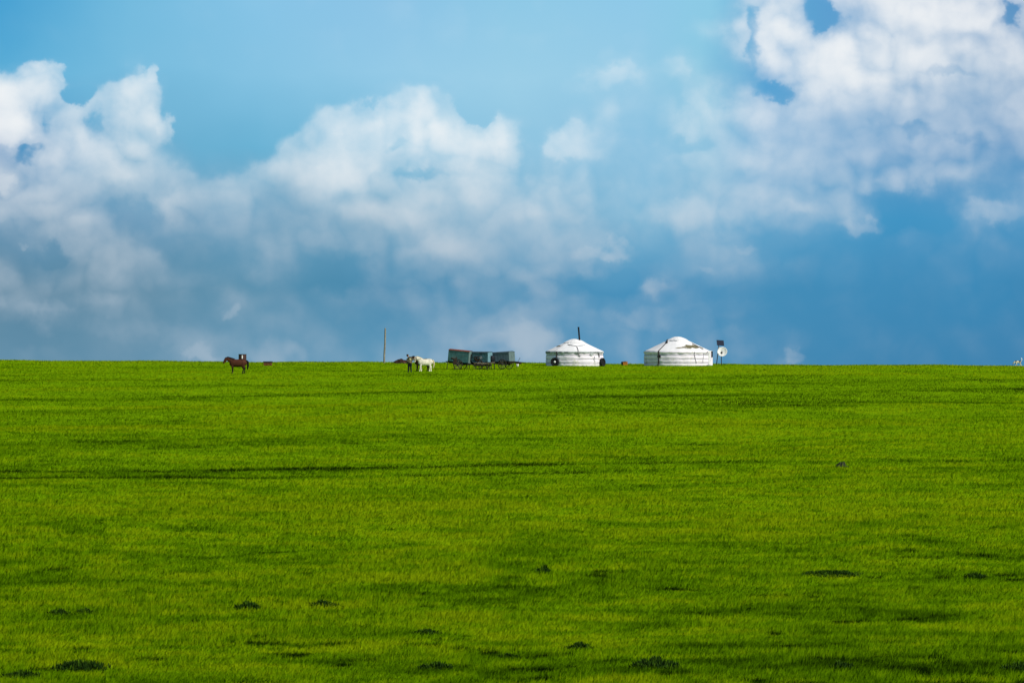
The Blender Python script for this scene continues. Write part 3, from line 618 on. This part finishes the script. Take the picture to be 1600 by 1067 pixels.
# dog
def dog(label, loc, rz, sc_):
    t = thing('dog', label, 'dog', loc, rz, None, sc_); b = MB()
    b.loft([(-.38, 0, .56, .05, .06), (-.33, 0, .54, .10, .11), (-.18, 0, .52, .115, .12), (.0, 0, .50, .125, .15), (.16, 0, .49, .13, .17), (.28, 0, .50, .11, .15), (.36, 0, .51, .06, .08)], seg=16)
    b.loft([(.22, 0, .54, .09, .12), (.36, 0, .52, .075, .10), (.46, 0, .44, .065, .08), (.50, 0, .40, .05, .05)], seg=12)
    b.loft([(.42, 0, .47, .05, .05), (.48, 0, .40, .075, .08), (.54, 0, .32, .06, .065), (.60, 0, .25, .035, .038), (.645, 0, .20, .03, .03), (.655, 0, .185, .015, .015)], seg=12)
    for s in (-1, 1):
        b.loft([(.43, s*.05, .48, .022, .03), (.47, s*.085, .44, .012, .03), (.50, s*.095, .37, .01, .02)], seg=8)
        f = .10 if s < 0 else -.06; h = -.10 if s < 0 else .10
        b.loft([(.20, s*.07, .52, .05, .09), (.20+f*.2, s*.085, .36, .042, .06), (.19+f*.5, s*.085, .26, .03, .036), (.20+f*.8, s*.085, .12, .024, .028), (.20+f, s*.085, .05, .024, .028), (.225+f, s*.085, .025, .032, .03), (.26+f, s*.085, .018, .024, .018)], seg=10)
        b.loft([(-.26, s*.06, .54, .07, .12), (-.24+h*.2, s*.085, .40, .055, .085), (-.27+h*.4, s*.085, .29, .034, .045), (-.34+h*.6, s*.085, .20, .024, .03), (-.32+h*.85, s*.085, .10, .022, .025), (-.31+h, s*.085, .04, .024, .028), (-.28+h, s*.085, .022, .03, .026), (-.245+h, s*.085, .016, .022, .018)], seg=10)
    b.build('body', coat('dog_coat', (0.68, 0.62, 0.46), None, 0, 0, spots=(0.020, 0.013, 0.010), thr=0.655, ns=3.0), t, remesh=0.012, sm=3)
    k = MB(); k.loft([(-.36, 0, .58, .035), (-.43, 0, .68, .04), (-.45, 0, .80, .05), (-.42, 0, .90, .045), (-.37, 0, .97, .03), (-.34, 0, 1.0, .012)], seg=10); k.build('tail', M['white'], t, remesh=0.012)
    for s in (-1, 1):
        k = MB(); k.loft([(.545, s*.045, .365, .010), (.55, s*.06, .362, .008)], side=(1, 0, 0), seg=8); k.build('eye', M['hair'], t)
    k = MB(); k.loft([(.65, 0, .20, .02), (.672, 0, .185, .014)], seg=8); k.build('nose', M['hair'], t)
yd = 448.0
dog('white and black dog with raised tail sniffing the grass at the right edge', at(1590.6, yd)+Vector((0, 0, 0.0)), 180, 0.90)
# ---------------------------------------------------------------- person
yp = yrow(640, 581.6); p = at(640.3, yp)
t = thing('person', 'person in camouflage jacket and dark trousers reaching to the white horse', 'person', p, 0, None, 0.97)
b = MB()
hipz = 0.84
legs = {}
for s, fx in ((-1, -.13), (1, .12)):
    hx = s*.085
    L1 = [(hx*.8, 0, hipz+.02, .10, .11), (hx, 0, hipz-.12, .088, .095), (hx+(fx-hx)*.45, -.03*s, .46, .062, .065), (hx+(fx-hx)*.5, -.03*s, .41, .055, .058), (fx*.85, 0, .28, .055, .056), (fx, 0, .10, .038, .042), (fx, 0, .05, .042, .045)]
    legs[s] = L1; b.loft(L1, side=(1, 0, 0), seg=12)
    b.loft([(fx-.005, .05, .045, .038, .04), (fx, -.05, .04, .045, .035), (fx+.015, -.15, .03, .04, .026), (fx+.02, -.19, .028, .02, .016)], side=(1, 0, 0), seg=10)
TORSO = [(0, 0, hipz-.04, .15, .11), (.0, 0, hipz+.06, .155, .11), (-.01, 0, .98, .14, .095), (-.02, .0, 1.12, .165, .105), (-.045, .0, 1.25, .185, .105), (-.085, .0, 1.33, .14, .08), (-.12, 0, 1.37, .07, .06)]
b.loft(TORSO, side=(1, 0, 0), seg=16)
b.loft([(-.10, 0, 1.34, .05, .052), (-.15, 0, 1.42, .048, .05), (-.17, 0, 1.46, .045, .05)], side=(0, 1, 0), seg=10)
HC = Vector((-.19, -.01, 1.535))
b.loft([(HC.x+.02, -.01, HC.z-.115, .035, .04), (HC.x+.012, -.012, HC.z-.08, .055, .065), (HC.x+.004, -.01, HC.z-.02, .070, .088), (HC.x-.002, 0, HC.z+.04, .072, .092), (HC.x-.008, 0, HC.z+.085, .055, .07), (HC.x-.01, 0, HC.z+.105, .02, .03)], side=(0, 1, 0), seg=16)
b.loft([(HC.x+.07, -.012, HC.z+.02, .012, .01), (HC.x+.098, -.012, HC.z-.012, .016, .014), (HC.x+.092, -.012, HC.z-.032, .016, .01)], seg=8)      # nose
b.loft([(HC.x+.06, -.012, HC.z-.055, .026, .010), (HC.x+.082, -.012, HC.z-.057, .018, .008)], side=(0, 1, 0), seg=8)                               # lips
for s in (-1, 1): b.loft([(HC.x-.005, s*.066, HC.z-.02, .02, .012), (HC.x-.008, s*.085, HC.z, .026, .008)], side=(0, 0, 1), seg=8)           # ears
armR = [Vector((.10, -.02, 1.28)), Vector((.27, -.08, 1.12)), Vector((.40, -.12, 1.26))]      # reaching to the halter
armL = [Vector((-.21, -.03, 1.26)), Vector((-.22, -.10, 1.00)), Vector((-.02, -.20, .95))]
def arm(A): return [(*A[0], .055, .06), (*(A[0]*.5+A[1]*.5), .048, .05), (*A[1], .04, .04), (*(A[1]*.5+A[2]*.5), .036, .036), (*A[2], .026, .028)]
for A in (armR, armL):
    b.loft(arm(A), seg=10)
    d = (A[2]-A[1]).normalized(); sd_ = d.cross(Vector((0, -1, .2))).normalized(); nn = d.cross(sd_)
    w0 = A[2]
    b.loft([(*(w0-d*.01), .028, .018), (*(w0+d*.04), .040, .016), (*(w0+d*.085), .038, .014)], side=tuple(sd_), seg=10)   # palm
    for i, (off, ln) in enumerate(((-.028, .062), (-.010, .070), (.010, .066), (.027, .052))):
        r0 = w0+d*.08+sd_*off; r1 = r0+d*ln*.5+nn*.008; r2 = r1+d*ln*.30+nn*.022; r3 = r2+d*ln*.1+nn*.020
        b.loft([(*r0, .0095), (*r1, .009), (*r2, .0085), (*r3, .006)], seg=8)
    r0 = w0+d*.025-sd_*.03; r1 = r0+d*.03-sd_*.025; r2 = r1+d*.028-sd_*.006+nn*.008
    b.loft([(*r0, .013), (*r1, .011), (*r2, .008)], seg=8)
b.build('body', M['skin'], t, remesh=0.006, sm=2)
k = MB(); k.loft([(x, y, z, a+.095, b_+.07) for (x, y, z, a, b_) in TORSO[:-1]]+[(-.13, 0, 1.39, .07, .07)], side=(1, 0, 0), seg=18)
k.loft([(*q[:3], q[3]+.035, q[4]+.035) for q in arm(armR)[:-1]]+[(*(armR[2]*.9+armR[1]*.1), .045, .045)], seg=12)
k.loft([(*q[:3], q[3]+.035, q[4]+.035) for q in arm(armL)[:-1]]+[(*(armL[2]*.9+armL[1]*.1), .045, .045)], seg=12)
k.build('jacket', M['jacket'], t, remesh=0.014, sm=3)
k = MB(); k.loft([(.015, -.16, 1.06, .055, .02), (.04, -.188, 1.13, .095, .022), (.03, -.188, 1.23, .085, .022), (0, -.16, 1.29, .04, .02)], side=(1, 0, 0), seg=10); k.build('chest_patch', M['shirt'], t, smooth=True)
k = MB(); k.loft([(0, 0, hipz+.12, .15, .115), (0, 0, hipz+.05, .168, .125), (0, 0, hipz-.06, .165, .125), (0, 0, hipz-.12, .12, .10)], side=(1, 0, 0), seg=14)
for s in (-1, 1): k.loft([(x, y, z, a+.018, c_+.018) for (x, y, z, a, c_) in legs[s][:-1]], side=(1, 0, 0), seg=12)
k.build('trousers', M['cloth_drk'], t, remesh=0.012, sm=3)
for s, fx in ((-1, -.13), (1, .12)):
    k = MB(); k.loft([(fx, 0, .30, .062, .064), (fx, 0, .16, .055, .06), (fx, .02, .06, .05, .06), (fx, .02, -.01, .05, .06)], side=(1, 0, 0), seg=12)
    k.loft([(fx-.005, .06, .045, .045, .045), (fx, -.05, .04, .055, .045), (fx+.015, -.15, .03, .05, .035), (fx+.02, -.20, .028, .028, .024)], side=(1, 0, 0), seg=12); k.build('boot', M['boot'], t, remesh=0.012, sm=2)
k = MB(); k.loft([(HC.x-.05, 0, HC.z-.10, .06, .045), (HC.x-.035, 0, HC.z-.03, .092, .078), (HC.x-.02, 0, HC.z+.05, .096, .106), (HC.x-.012, 0, HC.z+.11, .074, .09), (HC.x-.012, 0, HC.z+.122, .02, .03)], side=(0, 1, 0), seg=14); k.build('hair', M['hair'], t, remesh=0.01)
for s in (-1, 1):
    k = MB(); k.loft([(HC.x+.066, s*.030-.012, HC.z+.008, .011, .007), (HC.x+.074, s*.030-.012, HC.z+.008, .008, .005)], side=(0, 1, 0), seg=8); k.build('eye', M['hair'], t)
# lead rope from the hand to the halter
hp = Vector(p)+Vector((.43, -.12, 1.22)); hq = at(649, yw)+Vector((0.0, -.10, 1.02))
k = MB(); k.tube([hp, (hp+hq)/2+Vector((0, 0, -.06)), hq], .010, seg=5); k.tube([hp, hp+Vector((.02, 0, -.5)), hp+Vector((.10, -.02, -.75)), hp+Vector((.12, 0, -.98))], .010, seg=5)
o = k.build('lead_rope', M['rope'], None, smooth=True); tag(o, 'thin lead rope held by the person and tied to the white horse', 'rope')
# ---------------------------------------------------------------- weeds and clods in the meadow
def weed(label, px, row, w_px, hh=0.16, n=90, seed=0):
    n = int(n*1.35)
    y = yrow(px, row); c = at(px, y); w = w_px*PIX*y/2; R_ = random.Random(seed+int(px)); k = MB()
    k2 = MB()
    for i in range(n):
        a = R_.uniform(0, 6.283); r = math.sqrt(R_.random()); ox = r*math.cos(a)*w; oy = r*math.sin(a)*w*1.1
        ox += 0.12*w*math.sin(7*a); hs = hh*0.9*(0.4+1.0*R_.random())*(1.15-0.6*r); z0 = float(ground_z(c.x+ox, c.y+oy))-c.z
        if mnoise.noise(Vector((ox*5, oy*5, px*.37))) < (-0.32 if w > 0.4 else -0.30): continue
        for j in range(3):
            b_ = R_.uniform(0, 6.283); lw = R_.uniform(.012, .03); le = R_.uniform(.02, .07)
            d = Vector((math.cos(b_), math.sin(b_), 0)); u = Vector((-d.y, d.x, 0)); q = Vector((ox, oy, z0))+d*0.01
            m_ = q+d*le*.5+Vector((0, 0, hs*.6))
            k.add([q-Vector((0, 0, .03)), m_-u*lw, q+d*le+Vector((0, 0, hs)), m_+u*lw], [[0, 1, 2, 3]])
    o = k.build('weed_clump', M['weed'], None); o.location = c; tag(o, label, 'weed', 'dark weed clumps in the meadow'); return o
weed('broad dark weed clump in the bottom left corner of the meadow', 128, 1048, 80, .20, 260)
weed('dark weed clump at the very bottom left of the frame edge', 35, 1060, 60, .14, 120)
weed('small dark weed clump, left one of a pair at lower left', 92, 961, 34, .13, 60)
weed('small dark weed clump, right one of a pair at lower left', 134, 961, 26, .14, 60)
weed('compact black green weed clump at lower left centre, the darker of two', 387, 954, 34, .20, 130)
weed('long low weed clump right of the compact dark one', 503, 950, 48, .15, 110)
weed('thin flat weed clump left of the bottom middle', 668, 991, 48, .11, 80)
weed('dark weed clump close to the bottom edge, left of centre', 682, 1048, 50, .16, 120)
weed('small weed clump in mid field, above the bottom middle', 848, 895, 18, .20, 50)
weed('dark flat weed clump right of the bottom middle', 903, 1016, 40, .15, 110)
weed('wide ragged weed clump close to the bottom edge, right of centre', 1025, 1046, 76, .20, 230)
weed('flat dark weed clump at the middle of the right side', 1525, 905, 34, .16, 80)
weed('dark weed clump in the bottom right corner', 1588, 1052, 46, .18, 120)
weed('faint weed clump right of the wide ragged one', 1312, 1046, 40, .15, 90)
weed('small weed clump near the bottom, between two larger ones', 792, 1030, 34, .12, 60)
weed('low streak of dark weeds in the lower right field', 1300, 900, 90, .12, 320)
c0 = at(1315, yrow(1315, 730.5)); k = MB(); nu, nv = 26, 9; vs = []
for j in range(nv+1):
    for i in range(nu):
        a = 2*math.pi*i/nu; ph = (math.pi/2)*j/nv; r = math.cos(ph)
        q = 1+0.35*mnoise.noise(Vector((math.cos(a)*2, math.sin(a)*2, ph*2)))
        vs.append((0.24*r*math.cos(a)*q, 0.22*r*math.sin(a)*q, 0.21*math.sin(ph)*q-.03))
k.add(vs, [[j*nu+i, j*nu+(i+1) % nu, (j+1)*nu+(i+1) % nu, (j+1)*nu+i] for j in range(nv) for i in range(nu)])
o = k.build('clod', M['stone'], None); o.location = c0; tag(o, 'dark clod lying alone in the meadow below the larger ger, far right', 'clod')
#OBJ_END
# ================================================================ SKY (world), camera, sun
def srgb(c):
    return tuple((v/255/12.92 if v/255 <= 0.04045 else ((v/255+0.055)/1.055)**2.4) for v in c)
BLOBS = [(8,185,42,62,.6),(26,246,44,26,-.24),(10,287,20,14,.4),(62,135,32,30,.32),(100,118,12,10,.25),(125,150,20,14,-.3),(215,155,36,34,.28),(240,124,14,14,.3),
 (262,198,14,20,.25),(110,225,60,45,.10),(180,250,50,32,.18),(150,195,18,20,-.2),(200,215,16,12,-.12),(100,330,50,45,.15),(170,385,60,45,.14),(212,420,40,30,.12),(85,400,26,18,-.18),(205,335,36,34,-.16),
 (80,480,26,12,.2),(160,466,28,18,.14),(5,462,20,24,.22),(365,488,14,9,.25),(42,388,6,6,.2),(270,322,30,22,.18),(315,553,26,10,.28),(430,550,50,18,.2),
 (520,245,38,38,.3),(600,188,38,22,.2),(672,185,36,34,.32),(712,225,40,40,.25),(776,212,18,28,.25),(735,250,30,20,.1),(620,228,20,9,-.28),(690,264,55,15,-.25),(748,178,22,20,-.25),(8,192,36,50,.35),(905,130,30,12,.08),(900,330,60,26,.10),(870,480,50,26,.12),(935,505,60,20,.10),(1080,332,80,24,.12),(1210,255,80,26,.08),(950,442,80,18,-.10),(1140,480,60,16,.07),(1380,290,60,18,.10),(1450,270,40,16,.08),(250,520,90,16,.08),(60,520,70,20,-.08),(330,400,80,22,-.08),(828,532,34,20,.32),(1241,557,14,9,.45),(315,555,24,9,.3),(430,552,46,14,.2),(760,540,50,12,.2),(945,392,40,11,.15),(365,488,12,8,.15),(1022,450,20,12,.12),(480,330,60,20,.08),
 (700,372,58,32,.18),(640,345,50,40,.08),(520,430,60,32,-.15),(760,535,60,16,.14),(828,530,38,24,.25),(884,222,40,24,.22),(955,118,52,18,.12),(1050,105,24,18,.1),
 (945,392,44,13,.2),(835,440,26,40,.12),(1022,450,24,15,.18),(1010,495,44,14,.14),(1130,540,50,24,.1),(1241,555,16,10,.38),
 (1210,60,22,48,.25),(1292,100,42,46,.35),(1270,26,34,30,-.24),(1305,40,40,26,-.20),(1176,60,12,42,-.25),(1440,35,110,55,.08),(1510,40,40,46,.12),(1568,30,22,22,-.34),(1350,115,60,28,.15),
 (1222,142,34,16,-.38),(1350,142,34,12,-.2),(1484,113,40,8,-.28),(1090,180,22,32,.2),(1172,180,48,22,.15),(1248,182,30,24,.15),(1315,222,60,32,.10),(1090,222,40,12,-.12),(1500,215,34,16,-.12),(1442,205,24,14,-.10),
 (1240,322,40,14,.14),(1345,350,34,10,.18),(1560,332,50,16,.2),(1195,298,30,14,.12),(1105,415,14,9,.14),(1160,395,20,9,.1),(1420,330,60,30,-.1)]
def build_world():
    w = bpy.data.worlds.new('World'); bpy.context.scene.world = w; w.use_nodes = True
    nt = w.node_tree; N = nt.nodes; L = nt.links; N.clear()
    def val(x): n = N.new('ShaderNodeValue'); n.outputs[0].default_value = x; return n.outputs[0]
    def math_(op, a, b=None, c=None, clamp=False):
        n = N.new('ShaderNodeMath'); n.operation = op; n.use_clamp = clamp
        for i, v in enumerate((a, b, c)):
            if v is None: continue
            if isinstance(v, (int, float)): n.inputs[i].default_value = v
            else: L.new(v, n.inputs[i])
        return n.outputs[0]
    def vec(op, a, b=None, s=None):
        n = N.new('ShaderNodeVectorMath'); n.operation = op
        for i, v in enumerate((a, b)):
            if v is None: continue
            if isinstance(v, tuple): n.inputs[i].default_value = v
            else: L.new(v, n.inputs[i])
        if s is not None:
            if isinstance(s, (int, float)): n.inputs['Scale'].default_value = s
            else: L.new(s, n.inputs['Scale'])
        return n.outputs[0]
    def noise(v, scale, detail=4, rough=0.5, off=(0, 0, 0), color=False, lac=2.0):
        vv = vec('ADD', v, off)
        n = N.new('ShaderNodeTexNoise'); n.inputs['Scale'].default_value = scale; n.inputs['Detail'].default_value = detail
        n.inputs['Roughness'].default_value = rough; n.inputs['Lacunarity'].default_value = lac; L.new(vv, n.inputs['Vector'])
        return n.outputs['Color' if color else 'Fac']
    def mixf(a, b, f):
        n = N.new('ShaderNodeMix'); n.data_type = 'FLOAT'
        for k, v in (('A', a), ('B', b), ('Factor', f)):
            if isinstance(v, (int, float)): n.inputs[k].default_value = v
            else: L.new(v, n.inputs[k])
        return n.outputs['Result']
    def mixc(a, b, f):
        n = N.new('ShaderNodeMix'); n.data_type = 'RGBA'
        for k, v in (('A', a), ('B', b), ('Factor', f)):
            if isinstance(v, (int, float)): n.inputs[k].default_value = v
            elif isinstance(v, tuple): n.inputs[k].default_value = (*v, 1)
            else: L.new(v, n.inputs[k])
        return n.outputs['Result']
    def sstep(x, a, b, to0=0.0, to1=1.0):
        n = N.new('ShaderNodeMapRange'); n.interpolation_type = 'SMOOTHSTEP'
        n.inputs[1].default_value = a; n.inputs[2].default_value = b; n.inputs[3].default_value = to0; n.inputs[4].default_value = to1
        L.new(x, n.inputs[0]); return n.outputs[0]
    tc = N.new('ShaderNodeTexCoord'); sp = N.new('ShaderNodeSeparateXYZ'); L.new(tc.outputs['Generated'], sp.inputs[0])
    az = math_('ARCTAN2', sp.outputs[0], sp.outputs[1]); el = math_('ARCSINE', sp.outputs[2])
    U = math_('DIVIDE', az, 0.015); Vv = math_('DIVIDE', el, 0.015)
    cb = N.new('ShaderNodeCombineXYZ'); L.new(U, cb.inputs[0]); L.new(Vv, cb.inputs[1]); P = cb.outputs[0]
    def centred(c, amp): return vec('SCALE', vec('SUBTRACT', c, (0.5, 0.5, 0.5)), None, amp)
    w1 = centred(noise(P, 0.9, 2, 0.5, (3.1, 7.7, 1.2), True), 0.8)
    w2 = centred(noise(P, 2.4, 4, 0.52, (13.1, 2.7, 5.2), True), 0.42)
    PW = vec('ADD', vec('ADD', P, w1), w2)
    GRID = ["00000000000000000000000262378984",
            "00000000000000000000001475467874",
            "00000000000000000000000389778676",
            "36102000000000000011110158877553",
            "84334000000025000011122225544434",
            "81434000025588440220033434222333",
            "13544100057558661231122334322312",
            "54554212357724641220112333322221",
            "44322433243333343211123332111011",
            "14421322122443243111133232300022",
            "12331011121335322221011000000010",
            "10132010210014422230012100000000",
            "31121100000001212100210000000000",
            "33131002000011110001210000000000",
            "00001111210002334000101100000000",
            "00000142321012345202101130000000"]
    def sampler(PV, rows, v0, dv, asc):
        s = N.new('ShaderNodeSeparateXYZ'); L.new(PV, s.inputs[0])
        tu = math_('PINGPONG', math_('MULTIPLY_ADD', s.outputs[0], 1/16, 0.5), 1.0)
        fr = math_('DIVIDE', math_('SUBTRACT', v0, s.outputs[1]), dv)
        res = None
        for i, row in enumerate(rows):
            r = N.new('ShaderNodeValToRGB'); cr = r.color_ramp; cr.interpolation = 'LINEAR' if asc else 'LINEAR'
            n = len(row)
            for j, c in enumerate(row):
                pos = (j+0.5)/n if asc else j/(n-1)
                if j < 2: e = cr.elements[j]; e.position = pos
                else: e = cr.elements.new(pos)
                e.color = (*c, 1)
            L.new(tu, r.inputs[0])
            if res is None: res = r.outputs[0]
            else:
                f = math_('SUBTRACT', fr, float(i-1), clamp=True)
                res = mixc(res, r.outputs[0], f)
        return res
    for g in GRID: assert len(g) == 32, g
    W0 = sampler(PW, [[((int(ch)/9.0 + (0.10 if 8 <= i < 16 and j < 18 else 0.08 if 5 <= i < 12 and 19 <= j < 27 else 0.07 if 5 <= i < 12 and j >= 29 else 0.04 if i >= 8 else 0.0)),)*3 for j, ch in enumerate(g)] for i, g in enumerate(GRID)], 5.595, 0.355, True)
    BG = [[(72,165,210),(115,190,222),(135,200,230),(140,200,230),(143,205,230),(143,205,232),(88,165,212),(96,160,203),(90,150,195)],
          [(92,178,215),(120,192,222),(132,198,226),(148,206,231),(155,210,231),(150,207,230),(85,165,210),(108,168,205),(104,160,198)],
          [(72,145,192),(108,178,208),(106,182,212),(128,195,222),(142,200,224),(138,197,224),(112,175,212),(100,162,202),(92,154,196)],
          [(98,147,180),(106,154,186),(104,158,190),(110,164,194),(116,171,203),(120,180,212),(96,165,205),(66,148,195),(82,153,198)],
          [(88,132,158),(94,139,165),(86,142,172),(72,138,175),(84,147,184),(72,144,187),(68,141,184),(65,139,184),(60,136,182)],
          [(98,142,168),(98,143,170),(100,150,180),(88,148,182),(95,150,186),(80,145,185),(70,138,180),(62,132,176),(62,130,175)]]
    BG = [[r[j//2] if j % 2 == 0 else tuple((a+b)/2 for a, b in zip(r[j//2], r[j//2+1])) for j in range(17)] for r in BG]
    BG = [[(c[0], c[1]-4, c[2]) if i < 3 else c for c in r] for i, r in enumerate(BG)]
    BG[0][11] = (140, 203, 230); BG[1][11] = (140, 200, 226); BG[2][11] = (132, 190, 220); BG[0][12] = (95, 168, 212)
    PB = vec('ADD', P, vec('SCALE', w1, None, 0.8))
    B = sampler(PB, [[srgb(c) for c in r] for r in BG], 5.775, 1.13, False)
    HG = ["76421288", "88986355", "31232122", "11032121"]
    def hardness(PV):
        return sampler(PV, [[(int(ch)/9.0,)*3 for ch in g] for g in HG], 5.075, 1.41, True)
    # puffy detail, and its slope towards the light
    def billow(v, sc_, off): return math_('ABSOLUTE', math_('MULTIPLY_ADD', noise(v, sc_, 0, 0.5, off), 2.0, -1.0))      # rounded lumps, dark creases
    PD = vec('ADD', P, vec('SCALE', w2, None, 0.30))
    def puff(v):
        b1_ = billow(v, 1.5, (5.7, 9.1, 2.3)); b2_ = billow(v, 3.3, (2.7, 6.1, 8.3))
        f = math_('MULTIPLY_ADD', noise(v, 1.2, 6, 0.52, (1.7, 4.1, 0.3)), 0.62, 0.0)
        return math_('MULTIPLY_ADD', b1_, 0.38, math_('MULTIPLY_ADD', b2_, 0.11, f))
    D = puff(PD); D2 = puff(vec('ADD', PD, (0.11, 0.19, 0)))
    PK = vec('ADD', P, vec('ADD', vec('SCALE', w1, None, 0.30), vec('SCALE', w2, None, 1.5)))
    acc = None
    for (x, y, rx, ry, amp) in BLOBS:
        q = vec('MULTIPLY', vec('SUBTRACT', PK, ((x-800)/100, (533.5-y)/100+0.44, 0)), (100/rx/1.25, 100/ry/1.25, 0))
        n = N.new('ShaderNodeVectorMath'); n.operation = 'LENGTH'; L.new(q, n.inputs[0])
        g = sstep(n.outputs['Value'], 1.15, 0.30, 0.0, 1.0)
        acc = math_('MULTIPLY_ADD', g, amp, acc if acc is not None else 0.0)
    W0 = math_('MAXIMUM', math_('ADD', math_('MULTIPLY', W0, 0.92), acc), -0.15)
    Wr = math_('MULTIPLY_ADD', math_('SUBTRACT', D, 0.42), math_('MULTIPLY_ADD', W0, 0.9, 0.25), W0)
    hard = hardness(PB)
    Wh = math_('MULTIPLY', sstep(Wr, 0.09, 0.29), math_('MULTIPLY_ADD', Wr, 0.84, 0.16))
    Wc = mixf(Wr, Wh, hard)
    rel = math_('MULTIPLY', math_('SUBTRACT', D, D2), 2.1)
    Wc = math_('MULTIPLY_ADD', math_('MULTIPLY', math_('SUBTRACT', noise(PD, 0.75, 2, 0.5, (8.1, 3.3, 6.2)), 0.5), math_('MINIMUM', math_('MAXIMUM', Wc, 0.0), 0.9)), 1.5, math_('MULTIPLY', Wc, 0.97))
    Wf = math_('MULTIPLY_ADD', rel, math_('MINIMUM', math_('MAXIMUM', Wc, 0.0), 0.7), Wc)
    Wf = math_('MULTIPLY', math_('SUBTRACT', 1.0, math_('POWER', 2.718, math_('MULTIPLY', math_('POWER', math_('MAXIMUM', Wf, 0.0), 1.15), -1.35))), 1.04, clamp=True)
    CG = ["96668899", "75786555", "55677666", "65677666"]
    Wf = math_('MULTIPLY', Wf, sampler(PB, [[(0.28+0.72*int(ch)/9.0,)*3 for ch in g] for g in CG], 5.075, 1.41, True))
    low = sstep(Vv, 0.6, 3.9)
    cl = mixc(srgb((176, 193, 208)), srgb((251, 251, 250)), low)
    custom = mixc(B, cl, Wf)
    sky = N.new('ShaderNodeTexSky'); sky.sky_type = 'NISHITA'; sky.sun_disc = False
    sky.sun_elevation = math.radians(SUN_EL); sky.sun_rotation = math.radians(SUN_AZ)
    b1 = N.new('ShaderNodeBackground'); b1.inputs[1].default_value = 0.07; L.new(sky.outputs[0], b1.inputs[0])
    b2 = N.new('ShaderNodeBackground'); b2.inputs[1].default_value = 1.0; L.new(custom, b2.inputs[0])
    ms = N.new('ShaderNodeMixShader'); L.new(sstep(el, 0.16, 0.35), ms.inputs[0]); L.new(b2.outputs[0], ms.inputs[1]); L.new(b1.outputs[0], ms.inputs[2])
    o = N.new('ShaderNodeOutputWorld'); L.new(ms.outputs[0], o.inputs[0])
SUN_EL = 36; SUN_AZ = 130
build_world()
sd = Vector((math.sin(math.radians(SUN_AZ))*math.cos(math.radians(SUN_EL)), math.cos(math.radians(SUN_AZ))*math.cos(math.radians(SUN_EL)), math.sin(math.radians(SUN_EL))))
sl = bpy.data.lights.new('sun', 'SUN'); sl.energy = 4.2; sl.angle = math.radians(0.5); sl.color = (1.0, 0.95, 0.86)
so = bpy.data.objects.new('sun', sl); so.rotation_euler = sd.to_track_quat('Z', 'Y').to_euler(); so.location = (30, -30, 60); C.objects.link(so)
cam = bpy.data.cameras.new('camera'); cam.sensor_width = 36; cam.lens = 36/(1600*PIX); cam.clip_end = 60000; cam.clip_start = 0.5
co = bpy.data.objects.new('camera', cam); co.location = (0, 0, 0); co.rotation_euler = (math.pi/2+PITCH, 0, 0); C.objects.link(co)
sc = bpy.context.scene; sc.camera = co
sc.view_settings.view_transform = 'Standard'; sc.view_settings.look = 'None'; sc.view_settings.exposure = 0; sc.view_settings.gamma = 1
